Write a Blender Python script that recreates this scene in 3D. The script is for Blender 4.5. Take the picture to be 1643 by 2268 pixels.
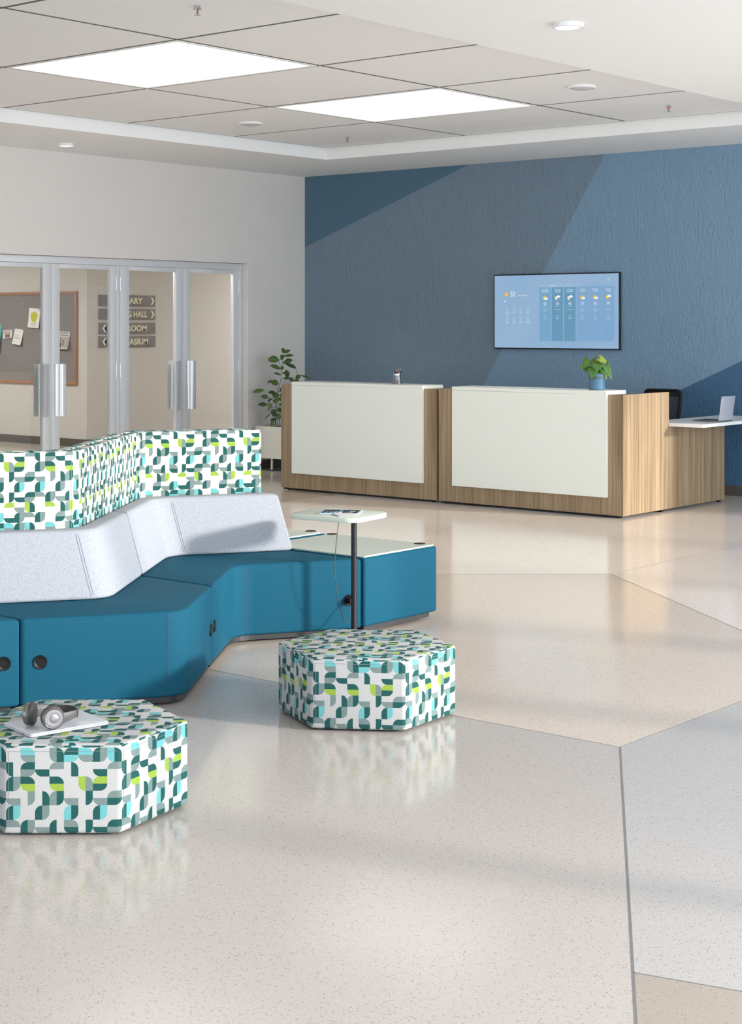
import bpy, bmesh, math, random
from mathutils import Vector, Matrix

random.seed(7)
for o in list(bpy.data.objects):
    bpy.data.objects.remove(o)
scene = bpy.context.scene
C = scene.collection
PI = math.pi

# ------------------------------------------------------------------ camera
VIEW = math.radians(39.68)            # the view runs 39.68 deg to the left of the room's Y axis
CAM_H = 1.7
cam = bpy.data.cameras.new('camera')
cam.sensor_fit = 'HORIZONTAL'
cam.sensor_width = 36.0
cam.lens = 3651.0 / 1643.0 * 36.0
cam.shift_y = -(1134.0 - 718.0) / 1643.0
cam.clip_start = 0.1
cam.clip_end = 200
camo = bpy.data.objects.new('camera', cam)
camo.location = (0, 0, CAM_H)
camo.rotation_euler = (PI / 2, 0, VIEW)
C.objects.link(camo)
scene.camera = camo

# ------------------------------------------------------------------ world, sun, exposure
world = bpy.data.worlds.new('sky')
scene.world = world
world.use_nodes = True
bg = world.node_tree.nodes['Background']
bg.inputs['Color'].default_value = (0.83, 0.925, 1.0, 1)
bg.inputs['Strength'].default_value = 3.1

sun = bpy.data.lights.new('sun', 'SUN')
sun.energy = 3.1
sun.color = (1.0, 0.94, 0.85)
sun.angle = math.radians(4.5)
suno = bpy.data.objects.new('sun', sun)
suno.location = (6, 14, 6)
suno.rotation_euler = Vector((-0.932, -0.261, -0.250)).to_track_quat('-Z', 'Y').to_euler()
C.objects.link(suno)

vs = scene.view_settings
vs.view_transform = 'Standard'
vs.look = 'None'
vs.gamma = 1.0
vs.use_curve_mapping = False
vs.exposure = 0.7


# ------------------------------------------------------------------ colour and material helpers
def lin(c):
    c = c / 255.0
    return c / 12.92 if c <= 0.04045 else ((c + 0.055) / 1.055) ** 2.4


def rgb(r, g, b):
    return (lin(r), lin(g), lin(b), 1.0)


def setin(node, name, val):
    if name in node.inputs:
        node.inputs[name].default_value = val


def mat(name, col, rough=0.5, metal=0.0, spec=0.5, coat=0.0, emit=None, estr=0.0):
    m = bpy.data.materials.new(name)
    m.use_nodes = True
    p = m.node_tree.nodes['Principled BSDF']
    p.inputs['Base Color'].default_value = col
    p.inputs['Roughness'].default_value = rough
    p.inputs['Metallic'].default_value = metal
    setin(p, 'Specular IOR Level', spec)
    setin(p, 'Coat Weight', coat)
    if emit:
        setin(p, 'Emission Color', emit)
        setin(p, 'Emission Strength', estr)
    return m


class NT:
    """small helper around a material's node tree"""
    def __init__(self, m):
        self.t = m.node_tree
        self.p = self.t.nodes['Principled BSDF']

    def n(self, typ, **kw):
        nd = self.t.nodes.new(typ)
        for k, v in kw.items():
            setattr(nd, k, v)
        return nd

    def l(self, a, b):
        self.t.links.new(a, b)

    def put(self, sock, v):
        if isinstance(v, (int, float)):
            sock.default_value = v
        elif isinstance(v, tuple):
            sock.default_value = v
        else:
            self.l(v, sock)

    def math(self, op, a, b=None, clamp=False):
        nd = self.n('ShaderNodeMath', operation=op, use_clamp=clamp)
        self.put(nd.inputs[0], a)
        if b is not None:
            self.put(nd.inputs[1], b)
        return nd.outputs[0]

    def mix(self, fac, a, b):
        nd = self.n('ShaderNodeMix', data_type='RGBA')
        self.put(nd.inputs[0], fac)
        self.put(nd.inputs[6], a)
        self.put(nd.inputs[7], b)
        return nd.outputs[2]

    def coord(self, kind='Object', scale=(1, 1, 1), rot=(0, 0, 0)):
        tc = self.n('ShaderNodeTexCoord')
        mp = self.n('ShaderNodeMapping')
        mp.inputs['Scale'].default_value = scale
        mp.inputs['Rotation'].default_value = rot
        self.l(tc.outputs[kind], mp.inputs['Vector'])
        return mp.outputs['Vector']

    def noise(self, vec, scale, detail=2.0, rough=0.5):
        nd = self.n('ShaderNodeTexNoise')
        nd.inputs['Scale'].default_value = scale
        nd.inputs['Detail'].default_value = detail
        nd.inputs['Roughness'].default_value = rough
        self.l(vec, nd.inputs['Vector'])
        return nd.outputs['Fac']

    def ramp(self, fac, stops, interp='LINEAR'):
        nd = self.n('ShaderNodeValToRGB')
        r = nd.color_ramp
        r.interpolation = interp
        while len(r.elements) < len(stops):
            r.elements.new(0.5)
        for e, (pos, col) in zip(r.elements, stops):
            e.position = pos
            e.color = col
        self.l(fac, nd.inputs['Fac'])
        return nd.outputs['Color']

    def bump(self, h, strength, dist=0.01):
        nd = self.n('ShaderNodeBump')
        nd.inputs['Strength'].default_value = strength
        nd.inputs['Distance'].default_value = dist
        self.l(h, nd.inputs['Height'])
        self.l(nd.outputs['Normal'], self.p.inputs['Normal'])

    def base(self, c):
        self.l(c, self.p.inputs['Base Color'])


def terrazzo(name, col):
    m = mat(name, col, rough=0.13, spec=0.5)
    t = NT(m)
    v = t.coord('Object')
    cloud = t.noise(v, 1.6, 3)
    c = t.mix(t.math('MULTIPLY', cloud, 0.16), col, (col[0] * 0.8, col[1] * 0.8, col[2] * 0.8, 1))
    for sc, thr, cut, cols in ((130, 0.5, 0.42, ((132, 112, 94), (104, 97, 92), (160, 132, 104), (150, 140, 132))),
                               (230, 0.5, 0.42, ((146, 130, 116), (122, 114, 108), (168, 146, 122), (205, 202, 198)))):
        vo = t.n('ShaderNodeTexVoronoi', feature='F1')
        vo.inputs['Scale'].default_value = sc
        t.l(v, vo.inputs['Vector'])
        sep = t.n('ShaderNodeSeparateColor')
        t.l(vo.outputs['Color'], sep.inputs[0])
        on = t.math('MULTIPLY', t.math('GREATER_THAN', sep.outputs[0], thr),
                    t.math('LESS_THAN', vo.outputs['Distance'], t.math('MULTIPLY', sep.outputs[2], cut)))
        chip = t.ramp(sep.outputs[1], [(0, rgb(*cols[0])), (0.3, rgb(*cols[1])), (0.6, rgb(*cols[2])), (0.85, rgb(*cols[3]))], 'CONSTANT')
        c = t.mix(t.math('MULTIPLY', on, 0.5), c, chip)
    t.base(c)
    return m


def wood(name):
    m = mat(name, rgb(150, 126, 98), rough=0.42, spec=0.35)
    t = NT(m)
    v1 = t.coord('Object', (26, 26, 0.55))
    v2 = t.coord('Object', (150, 150, 2.2))
    v3 = t.coord('Object', (7, 7, 0.35))
    a = t.noise(v1, 1.0, 4, 0.6)
    b = t.noise(v2, 1.0, 2, 0.5)
    d = t.noise(v3, 1.0, 2, 0.5)
    f = t.math('ADD', t.math('MULTIPLY', a, 0.55), t.math('ADD', t.math('MULTIPLY', b, 0.34), t.math('MULTIPLY', d, 0.26)))
    c = t.ramp(f, [(0.36, rgb(100, 82, 61)), (0.5, rgb(136, 115, 88)), (0.62, rgb(162, 140, 112)), (0.75, rgb(180, 159, 130))])
    t.base(c)
    t.bump(b, 0.05, 0.002)
    return m


# one repeat of the woven pattern, 8 x 8 cells: split (H/V), rounded diagonal (a: TL+BR, b: TR+BL), first colour, second colour
# colours: 0 ground, 1 dark teal, 2 hatched teal, 3 lime, 4 aqua   (H: first = top half, V: first = left half)
PAT = [
    'Ha00 Hb42 Ha00 Vb21 Ha14 Hb42 Va12 Vb41',
    'Vb10 Ha12 Hb01 Ha20 Vb01 Ha00 Hb01 Ha20',
    'Va12 Hb13 Ha00 Hb13 Ha00 Vb32 Ha31 Ha00',
    'Hb02 Va02 Vb01 Va21 Hb02 Va01 Hb02 Ha21',
    'Va14 Ha00 Va12 Ha00 Va41 Ha00 Va14 Ha00',
    'Hb20 Va12 Hb02 Va10 Hb21 Va01 Hb01 Ha12',
    'Ha00 Hb30 Vb01 Va23 Ha00 Ha30 Hb02 Vb31',
    'Va12 Ha00 Ha21 Hb02 Va14 Hb01 Va12 Hb20',
]


def patterned(name, ground):
    m = mat(name, ground, rough=0.85, spec=0.2)
    t = NT(m)
    tc = t.n('ShaderNodeTexCoord')
    sep = t.n('ShaderNodeSeparateXYZ')
    t.l(tc.outputs['UV'], sep.inputs[0])
    U, V = sep.outputs[0], sep.outputs[1]
    fx, fy = t.math('FRACT', U), t.math('FRACT', V)
    u8 = t.math('FRACT', t.math('DIVIDE', U, 8.0))
    row = t.math('FLOOR', t.math('MULTIPLY', t.math('FRACT', t.math('DIVIDE', V, 8.0)), 8.0))
    total = None
    for k in range(8):
        cells = PAT[7 - k].split()
        stops = []
        for i, s in enumerate(cells):
            typ = (0 if s[0] == 'H' else 2) + (0 if s[1] == 'a' else 1)
            stops.append((i / 8.0, (typ / 4.0, int(s[2]) / 8.0, int(s[3]) / 8.0, 1)))
        col = t.ramp(u8, stops, 'CONSTANT')
        on = t.math('COMPARE', row, float(k))
        on.node.inputs[2].default_value = 0.3
        sc = t.n('ShaderNodeVectorMath', operation='SCALE')
        t.l(col, sc.inputs[0])
        t.l(on, sc.inputs['Scale'])
        if total is None:
            total = sc.outputs[0]
        else:
            ad = t.n('ShaderNodeVectorMath', operation='ADD')
            t.l(total, ad.inputs[0])
            t.l(sc.outputs[0], ad.inputs[1])
            total = ad.outputs[0]
    s3 = t.n('ShaderNodeSeparateXYZ')
    t.l(total, s3.inputs[0])
    typ = t.math('ROUND', t.math('MULTIPLY', s3.outputs[0], 4.0))
    isv = t.math('GREATER_THAN', typ, 1.5)
    diagb = t.math('MODULO', typ, 2.0)
    ca = t.math('ROUND', t.math('MULTIPLY', s3.outputs[1], 8.0))
    cb = t.math('ROUND', t.math('MULTIPLY', s3.outputs[2], 8.0))
    # second half? H: fy < .5 ; V: fx > .5
    hsel = t.math('LESS_THAN', fy, 0.5)
    vsel = t.math('GREATER_THAN', fx, 0.5)
    sel = t.math('ADD', t.math('MULTIPLY', isv, vsel), t.math('MULTIPLY', t.math('SUBTRACT', 1.0, isv), hsel))
    ci = t.math('ADD', t.math('MULTIPLY', sel, cb), t.math('MULTIPLY', t.math('SUBTRACT', 1.0, sel), ca))
    # rounded corners: mirror x when the diagonal is b, then TL and BR corners are cut
    mx = t.math('ADD', t.math('MULTIPLY', diagb, t.math('SUBTRACT', 1.0, fx)), t.math('MULTIPLY', t.math('SUBTRACT', 1.0, diagb), fx))
    dx, dy = t.math('SUBTRACT', mx, 0.5), t.math('SUBTRACT', fy, 0.5)
    opp = t.math('LESS_THAN', t.math('MULTIPLY', dx, dy), 0.0)
    rad = t.math('SQRT', t.math('ADD', t.math('MULTIPLY', dx, dx), t.math('MULTIPLY', dy, dy)))
    cut = t.math('MULTIPLY', opp, t.math('GREATER_THAN', rad, 0.5))
    ci = t.math('MULTIPLY', ci, t.math('SUBTRACT', 1.0, cut))
    hatch = t.math('FRACT', t.math('MULTIPLY', t.math('ADD', U, V), 10.0))
    hatch = t.math('GREATER_THAN', hatch, 0.45)
    dark = rgb(10, 74, 72)
    cc = t.ramp(t.math('DIVIDE', t.math('ADD', ci, 0.5), 5.0),
                [(0.0, ground), (0.2, dark), (0.4, rgb(128, 160, 160)), (0.6, rgb(142, 170, 66)), (0.8, rgb(104, 174, 178))], 'CONSTANT')
    is2 = t.math('COMPARE', ci, 2.0)
    is2.node.inputs[2].default_value = 0.3
    hc = t.mix(hatch, rgb(160, 168, 168), rgb(40, 90, 88))
    cc = t.mix(is2, cc, hc)
    wv = t.coord('UV', (60, 9, 1))
    w = t.noise(wv, 1.0, 2, 0.6)
    w2 = t.noise(t.coord('UV', (7, 46, 1)), 1.0, 2, 0.6)
    tw = t.math('GREATER_THAN', t.math('FRACT', t.math('MULTIPLY', t.math('ADD', U, V), 15.0)), 0.6)
    isd = t.math('COMPARE', ci, 1.0)
    isd.node.inputs[2].default_value = 0.3
    cc = t.mix(t.math('MULTIPLY', t.math('MULTIPLY', tw, isd), 0.12), cc, rgb(120, 160, 158))
    dk = t.math('ADD', t.math('MULTIPLY', t.math('SUBTRACT', w, 0.4, True), 0.9), t.math('MULTIPLY', t.math('SUBTRACT', w2, 0.45, True), 0.3), True)
    cc = t.mix(dk, cc, (0.02, 0.03, 0.03, 1))
    t.base(cc)
    t.bump(w, 0.15, 0.001)
    return m


def heather(name, light, dark):
    m = mat(name, light, rough=0.9, spec=0.15)
    t = NT(m)
    v = t.coord('Object', (620, 620, 36))
    a = t.noise(v, 1.0, 3, 0.6)
    v2 = t.coord('Object', (240, 240, 14))
    b = t.noise(v2, 1.0, 2, 0.6)
    f = t.math('ADD', t.math('MULTIPLY', a, 0.65), t.math('MULTIPLY', b, 0.35))
    t.base(t.ramp(f, [(0.36, dark), (0.5, light)]))
    t.bump(f, 0.12, 0.001)
    return m


def vinyl(name, col):
    m = mat(name, col, rough=0.6, spec=0.04)
    t = NT(m)
    v = t.coord('Object')
    a = t.noise(v, 260, 2, 0.6)
    t.bump(a, 0.04, 0.001)
    b = t.noise(v, 3, 2)
    t.base(t.mix(t.math('MULTIPLY', b, 0.12), col, (col[0] * 0.8, col[1] * 0.85, col[2] * 0.9, 1)))
    return m


def plaster(name, col, amount=0.25, scale=9.0, var=0.1):
    m = mat(name, col, rough=0.85, spec=0.2)
    t = NT(m)
    v = t.coord('Object', (1, 1, 0.8))
    a = t.noise(v, scale * 5, 4, 0.65)
    b = t.noise(v, scale * 0.3, 3, 0.6)
    t.base(t.mix(t.math('MULTIPLY', b, var), col, (col[0] * 0.7, col[1] * 0.72, col[2] * 0.72, 1)))
    t.bump(a, amount, 0.01)
    return m


def paint_wall(name):
    m = mat(name, rgb(100, 120, 136), rough=0.75, spec=0.25)
    t = NT(m)
    tc = t.n('ShaderNodeTexCoord')
    s = t.n('ShaderNodeSeparateXYZ')
    t.l(tc.outputs['Object'], s.inputs[0])
    x, z = s.outputs[0], s.outputs[2]

    def above(x0, z0, k):   # 1 where z lies above the painted edge through (x0, z0) with slope k
        return t.math('GREATER_THAN', z, t.math('ADD', z0 - k * x0, t.math('MULTIPLY', x, k)))
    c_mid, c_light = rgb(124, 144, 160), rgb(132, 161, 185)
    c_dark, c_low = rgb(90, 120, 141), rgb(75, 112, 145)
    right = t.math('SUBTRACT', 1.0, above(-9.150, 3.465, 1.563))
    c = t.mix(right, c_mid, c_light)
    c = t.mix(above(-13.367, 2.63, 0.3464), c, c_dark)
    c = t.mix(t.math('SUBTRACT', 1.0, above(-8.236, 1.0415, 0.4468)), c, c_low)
    t.base(c)
    v = t.coord('Object', (1, 1, 0.45))
    a = t.noise(v, 34, 5, 0.65)
    b = t.noise(v, 9, 3, 0.6)
    t.bump(t.math('ADD', a, t.math('MULTIPLY', b, 0.6)), 0.8, 0.03)
    return m


def glass(name, tint=(0.93, 0.95, 0.94, 1)):
    m = bpy.data.materials.new(name)
    m.use_nodes = True
    nt = m.node_tree
    nt.nodes.remove(nt.nodes['Principled BSDF'])
    out = nt.nodes['Material Output']
    tr = nt.nodes.new('ShaderNodeBsdfTransparent')
    tr.inputs['Color'].default_value = tint
    gl = nt.nodes.new('ShaderNodeBsdfGlossy')
    gl.inputs['Roughness'].default_value = 0.0
    fr = nt.nodes.new('ShaderNodeFresnel')
    fr.inputs['IOR'].default_value = 1.7
    mx = nt.nodes.new('ShaderNodeMixShader')
    geo = nt.nodes.new('ShaderNodeNewGeometry')
    inv = nt.nodes.new('ShaderNodeMath')
    inv.operation = 'SUBTRACT'
    inv.inputs[0].default_value = 1.0
    nt.links.new(geo.outputs['Backfacing'], inv.inputs[1])
    mu = nt.nodes.new('ShaderNodeMath')
    mu.operation = 'MULTIPLY'
    nt.links.new(inv.outputs[0], mu.inputs[0])
    nt.links.new(fr.outputs[0], mu.inputs[1])
    nt.links.new(mu.outputs[0], mx.inputs[0])
    nt.links.new(tr.outputs[0], mx.inputs[1])
    nt.links.new(gl.outputs[0], mx.inputs[2])
    nt.links.new(mx.outputs[0], out.inputs['Surface'])
    return m


PAGE = 0.66          # brightness setting of the television


def emis(name, col, s):
    m = bpy.data.materials.new(name)
    m.use_nodes = True
    nt = m.node_tree
    nt.nodes.remove(nt.nodes['Principled BSDF'])
    e = nt.nodes.new('ShaderNodeEmission')
    e.inputs['Color'].default_value = col
    e.inputs['Strength'].default_value = s * PAGE if name.startswith('page') else s
    nt.links.new(e.outputs[0], nt.nodes['Material Output'].inputs['Surface'])
    return m


M = dict(
    wood=wood('walnut laminate'),
    white=mat('white laminate', rgb(238, 241, 232), 0.35, spec=0.4),
    greenish=mat('pale laminate top', rgb(200, 207, 196), 0.32, spec=0.45),
    worktop=mat('white worktop', rgb(240, 242, 240), 0.35),
    teal=vinyl('teal vinyl', rgb(27, 81, 103)),
    tealdark=mat('teal seam', rgb(16, 66, 88), 0.6),
    stitch=mat('teal thread', rgb(32, 92, 116), 0.7),
    grey_fab=heather('light grey heather', rgb(160, 164, 173), rgb(128, 133, 145)),
    seamgrey=mat('grey seam', rgb(128, 132, 142), 0.9),
    pat_screen=patterned('patterned screen fabric', rgb(212, 208, 200)),
    pat_ottoman=patterned('patterned ottoman fabric', rgb(182, 182, 183)),
    plinth=mat('charcoal plinth', rgb(40, 39, 42), 0.5),
    black=mat('black plastic', rgb(20, 20, 22), 0.45, spec=0.25),
    blackm=mat('black metal', rgb(32, 32, 36), 0.45, 0.0, 0.3),
    darkslot=mat('dark slot', rgb(8, 8, 8), 0.8),
    alu=mat('painted aluminium', rgb(226, 227, 230), 0.4, 0.1),
    alu2=mat('brushed pull', rgb(222, 223, 226), 0.32, 0.4),
    chrome=mat('chrome', rgb(200, 202, 206), 0.2, 1.0),
    glass=glass('door glass'),
    ceil=mat('ceiling paint', rgb(244, 244, 243), 0.9, spec=0.1),
    tile=plaster('ceiling tile', rgb(242, 241, 240), 0.02, 30, 0.02),
    plenum=mat('joint shadow gap', rgb(58, 57, 55), 0.9),
    gridbar=mat('grey ceiling grid', rgb(96, 94, 91), 0.7),
    wall=plaster('warm grey plaster', rgb(232, 226, 221), 0.18, 9, 0.1),
    hallwall=plaster('hall plaster', rgb(204, 199, 194), 0.05, 9, 0.05),
    bluewall=paint_wall('blue painted plaster'),
    base=mat('dark baseboard', rgb(88, 83, 78), 0.6),
    metalstrip=mat('divider strip', rgb(140, 140, 142), 0.4, 0.5),
    panel=emis('light panel', (1, 0.985, 0.96, 1), 0.95),
    hallfill=emis('hall fill panel', (1, 0.98, 0.96, 1), 15.5),  # glow of the added hall panels that stay out of view
    downl=emis('downlight lens', (1, 0.96, 0.88, 1), 0.8),
    lightframe=mat('light frame', rgb(240, 240, 238), 0.5),
    cork=plaster('board felt', rgb(138, 131, 128), 0.05, 20, 0.1),
    corkframe=mat('board frame', rgb(166, 118, 88), 0.5),
    signm=mat('sign board', rgb(126, 118, 116), 0.6),
    signtext=mat('sign lettering', rgb(228, 226, 196), 0.6),
    paper=mat('paper', rgb(226, 224, 220), 0.8),
    papern=mat('newsprint', rgb(216, 206, 194), 0.8),
    ink=mat('ink', rgb(92, 88, 84), 0.8),
    inkdark=mat('dark ink', rgb(46, 38, 34), 0.8),
    tealpaper=mat('teal poster', rgb(84, 190, 172), 0.7),
    purple=mat('purple ink', rgb(84, 92, 190), 0.7),
    lime=mat('lime ink', rgb(190, 190, 62), 0.8),
    peach=mat('peach ink', rgb(218, 182, 140), 0.8),
    photo=mat('photo print', rgb(140, 104, 76), 0.7),
    pinblue=mat('blue pin', rgb(62, 140, 224), 0.4),
    pinyellow=mat('yellow pin', rgb(226, 206, 84), 0.4),
    tvblack=mat('tv bezel', rgb(20, 20, 22), 0.35),
    pot=mat('blue glazed pot', rgb(74, 118, 146), 0.28, spec=0.5),
    potband=mat('brown band', rgb(86, 76, 80), 0.4),
    soil=mat('soil', rgb(70, 62, 56), 0.95),
    planter=mat('white planter', rgb(222, 218, 206), 0.5),
    stem=mat('brown stem', rgb(78, 58, 46), 0.7),
    redstem=mat('red stem', rgb(176, 60, 50), 0.6),
    steel=mat('brushed steel', rgb(128, 128, 134), 0.35, 0.8),
    silver=mat('silver laptop', rgb(206, 208, 218), 0.35, 0.35),
    silverdark=mat('laptop base', rgb(120, 122, 130), 0.4, 0.6),
    keyboard=mat('keyboard', rgb(52, 54, 60), 0.6),
    hpgrey=mat('headphone satin grey', rgb(112, 108, 106), 0.32, 0.5),
    hpdark=mat('headphone cushion', rgb(56, 54, 54), 0.45),
    hpring=mat('headphone disc', rgb(150, 148, 150), 0.28, 0.5),
    mesh=mat('chair mesh', rgb(52, 62, 74), 0.8),
    cable=mat('grey cable', rgb(70, 70, 74), 0.5),
    screenglass=mat('tablet glass', rgb(14, 14, 16), 0.12, spec=0.6),
)


def leafmat(name, c1, c2):
    m = mat(name, c1, 0.45, spec=0.35)
    t = NT(m)
    tc = t.n('ShaderNodeTexCoord')
    s = t.n('ShaderNodeSeparateXYZ')
    t.l(tc.outputs['UV'], s.inputs[0])
    a = t.math('ABSOLUTE', t.math('SUBTRACT', s.outputs[0], 0.5))
    vein = t.math('LESS_THAN', a, 0.025)
    rib = t.math('SINE', t.math('MULTIPLY', t.math('ADD', s.outputs[1], t.math('MULTIPLY', a, -0.8)), 60.0))
    c = t.mix(t.math('MULTIPLY', t.math('GREATER_THAN', rib, 0.75), 0.45), c1, c2)
    c = t.mix(vein, c, c2)
    t.base(c)
    return m


M['leaf'] = leafmat('rubber leaf', rgb(64, 92, 48), rgb(140, 168, 72))
M['leaf2'] = leafmat('dark rubber leaf', rgb(48, 72, 40), rgb(110, 140, 60))
M['leafp'] = leafmat('heart leaf', rgb(68, 112, 46), rgb(92, 134, 66))
M['leafy'] = leafmat('lime heart leaf', rgb(132, 154, 56), rgb(150, 168, 78))


# ------------------------------------------------------------------ mesh helpers
class MB:
    """collects shapes; build() links them as ONE mesh object"""
    def __init__(self):
        self.v, self.f, self.uv = [], [], None

    def add(self, verts, faces):
        n = len(self.v)
        self.v += [tuple(p) for p in verts]
        self.f += [tuple(i + n for i in fc) for fc in faces]
        return self

    def box(self, x0, x1, y0, y1, z0, z1):
        vs_ = [(x0, y0, z0), (x1, y0, z0), (x1, y1, z0), (x0, y1, z0), (x0, y0, z1), (x1, y0, z1), (x1, y1, z1), (x0, y1, z1)]
        return self.add(vs_, [(3, 2, 1, 0), (4, 5, 6, 7), (0, 1, 5, 4), (1, 2, 6, 5), (2, 3, 7, 6), (3, 0, 4, 7)])

    def prism(self, poly, z0, z1):
        n = len(poly)
        vs_ = [(p[0], p[1], z0) for p in poly] + [(p[0], p[1], z1) for p in poly]
        fs = [tuple(range(n - 1, -1, -1)), tuple(range(n, 2 * n))]
        fs += [(i, (i + 1) % n, n + (i + 1) % n, n + i) for i in range(n)]
        return self.add(vs_, fs)

    def lathe(self, prof, seg=24, cx=0, cy=0, cz=0, cap=True):
        vs_, fs = [], []
        for r, z in prof:
            for k in range(seg):
                a = 2 * PI * k / seg
                vs_.append((cx + r * math.cos(a), cy + r * math.sin(a), cz + z))
        for i in range(len(prof) - 1):
            for k in range(seg):
                k2 = (k + 1) % seg
                fs.append((i * seg + k, i * seg + k2, (i + 1) * seg + k2, (i + 1) * seg + k))
        if cap:
            fs.append(tuple(range(seg - 1, -1, -1)))
            fs.append(tuple(range((len(prof) - 1) * seg, len(prof) * seg)))
        return self.add(vs_, fs)

    def tube(self, path, r, seg=8, r2=None):
        path = [Vector(p) for p in path]
        n = len(path)
        vs_, fs = [], []
        up = Vector((0, 0, 1))
        for i, p in enumerate(path):
            d = (path[min(i + 1, n - 1)] - path[max(i - 1, 0)]).normalized()
            a = d.cross(up)
            if a.length < 1e-3:
                a = d.cross(Vector((1, 0, 0)))
            a.normalize()
            b = d.cross(a)
            rr = r if r2 is None else r + (r2 - r) * i / max(n - 1, 1)
            for k in range(seg):
                t = 2 * PI * k / seg
                vs_.append(p + a * math.cos(t) * rr + b * math.sin(t) * rr)
        for i in range(n - 1):
            for k in range(seg):
                k2 = (k + 1) % seg
                fs.append((i * seg + k, i * seg + k2, (i + 1) * seg + k2, (i + 1) * seg + k))
        fs.append(tuple(range(seg - 1, -1, -1)))
        fs.append(tuple(range((n - 1) * seg, n * seg)))
        return self.add(vs_, fs)

    def move(self, mtx):
        self.v = [tuple(mtx @ Vector(p)) for p in self.v]
        return self

    def mesh(self, name, bevel=0.0, seg=2, smooth=True, bevel_angle=35, sharp=40):
        me = bpy.data.meshes.new(name)
        bm = bmesh.new()
        vv = [bm.verts.new(p) for p in self.v]
        for fc in self.f:
            try:
                bm.faces.new([vv[i] for i in fc])
            except ValueError:
                pass
        bmesh.ops.recalc_face_normals(bm, faces=bm.faces)
        if bevel:
            es = [e for e in bm.edges if len(e.link_faces) == 2 and e.calc_face_angle(0) > math.radians(bevel_angle)]
            bmesh.ops.bevel(bm, geom=es, offset=bevel, segments=seg, profile=0.5, affect='EDGES', clamp_overlap=True)
        if smooth:
            for f in bm.faces:
                f.smooth = True
        bm.to_mesh(me)
        bm.free()
        if smooth:
            me.set_sharp_from_angle(angle=math.radians(sharp))
        return me

    def build(self, name, material, parent=None, **kw):
        return link(name, self.mesh(name, **kw), material, parent)


def link(name, me, material, parent=None):
    if isinstance(material, str):
        material = M[material]
    if material is not None and not me.materials:
        me.materials.append(material)
    o = bpy.data.objects.new(name, me)
    C.objects.link(o)
    if parent is not None:
        o.parent = parent
    return o


def tag(o, label=None, cat=None, group=None, kind=None):
    if label:
        o['label'] = label
    if cat:
        o['category'] = cat
    if group:
        o['group'] = group
    if kind:
        o['kind'] = kind
    return o


def thing(name, label, cat, loc=(0, 0, 0), rotz=0.0, group=None):
    o = bpy.data.objects.new(name, None)
    o.empty_display_size = 0.1
    C.objects.link(o)
    o.location = loc
    o.rotation_euler = (0, 0, rotz)
    return tag(o, label, cat, group)


def struct(name, label, loc=(0, 0, 0)):
    o = bpy.data.objects.new(name, None)
    C.objects.link(o)
    o.location = loc
    return tag(o, label, kind='structure')


def dup(root, loc, rotz, label, group=None):
    def cp(o, parent):
        c = o.copy()
        C.objects.link(c)
        c.parent = parent
        for ch in o.children:
            cp(ch, c)
        return c
    r = cp(root, None)
    r.location = loc
    r.rotation_euler = (0, 0, rotz)
    return tag(r, label, group=group)


def W(u, v, z=0.0):
    """lounge coordinates (right, ahead of the viewpoint) to room coordinates"""
    c, s = math.cos(VIEW), math.sin(VIEW)
    return Vector((c * u - s * v, s * u + c * v, z))


def text_mesh(s, size, sx=1.0, depth=0.0, align='LEFT', space=1.0, bold=0.0):
    cu = bpy.data.curves.new('lettering', 'FONT')
    cu.body = s
    cu.size = size
    cu.extrude = depth
    cu.offset = bold
    cu.align_x = align
    cu.space_character = space
    cu.resolution_u = 3
    o = bpy.data.objects.new('lettering', cu)
    C.objects.link(o)
    bpy.context.view_layer.update()
    me = bpy.data.meshes.new_from_object(o.evaluated_get(bpy.context.evaluated_depsgraph_get()))
    bpy.data.objects.remove(o)
    bpy.data.curves.remove(cu)
    vs_ = [(v.co.x * sx, v.co.y, v.co.z) for v in me.vertices]
    fs = [tuple(p.vertices) for p in me.polygons]
    bpy.data.meshes.remove(me)
    return vs_, fs


def sheet(mb, pts):
    """add a flat polygon"""
    return mb.add(pts, [tuple(range(len(pts)))])


# ================================================================== THE ROOM
XL, YB = -13.37, 14.86          # left wall face, blue wall face
XR, YR = 0.8, -8.0              # window side, far end behind the viewpoint
ZS, ZT = 3.482, 3.607           # soffit and tray ceiling heights

# ---- floor: large terrazzo slabs with metal divider strips
floor = struct('floor', 'polished terrazzo floor of large angular slabs with metal divider strips')
MB().box(-22.2, 6, YR, 23, -0.12, -0.03).build('screed', mat('screed', rgb(150, 146, 140), 0.9), floor, smooth=False)
a, j, q, b = (-3.459, 5.737), (-2.231, 3.765), (-3.459, 7.71), (-5.905, 9.674)
e1, k1, dm = (-10.63, 5.737), (6, 5.85), (-3.459 + (5.737 - YR) * 1.228 / 1.972, YR)
slabs = [
    ([(-22.2, YR), dm, a, (-22.2, 5.737)], (187, 179, 174)),
    ([a, j, k1, (6, 7.71), q], (184, 180, 178)),
    ([j, dm, (6, YR), k1], (168, 158, 148)),
    ([q, (6, 7.71), (6, 15.2), (-5.91, 15.2), b], (228, 218, 211)),
    ([e1, a, q, b], (211, 197, 185)),
    ([b, (-5.91, 15.2), (-10.74, 15.2), (-10.74, 5.737), e1], (232, 220, 211)),
    ([(-22.2, 5.737), (-10.74, 5.737), (-10.74, 13.68), (-22.2, 13.68)], (206, 192, 178)),
    ([(-22.2, 13.68), (-10.74, 13.68), (-10.74, 15.2), (-10.74, 23), (-22.2, 23)], (206, 194, 182)),
]
GAPW = 0.004


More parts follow.
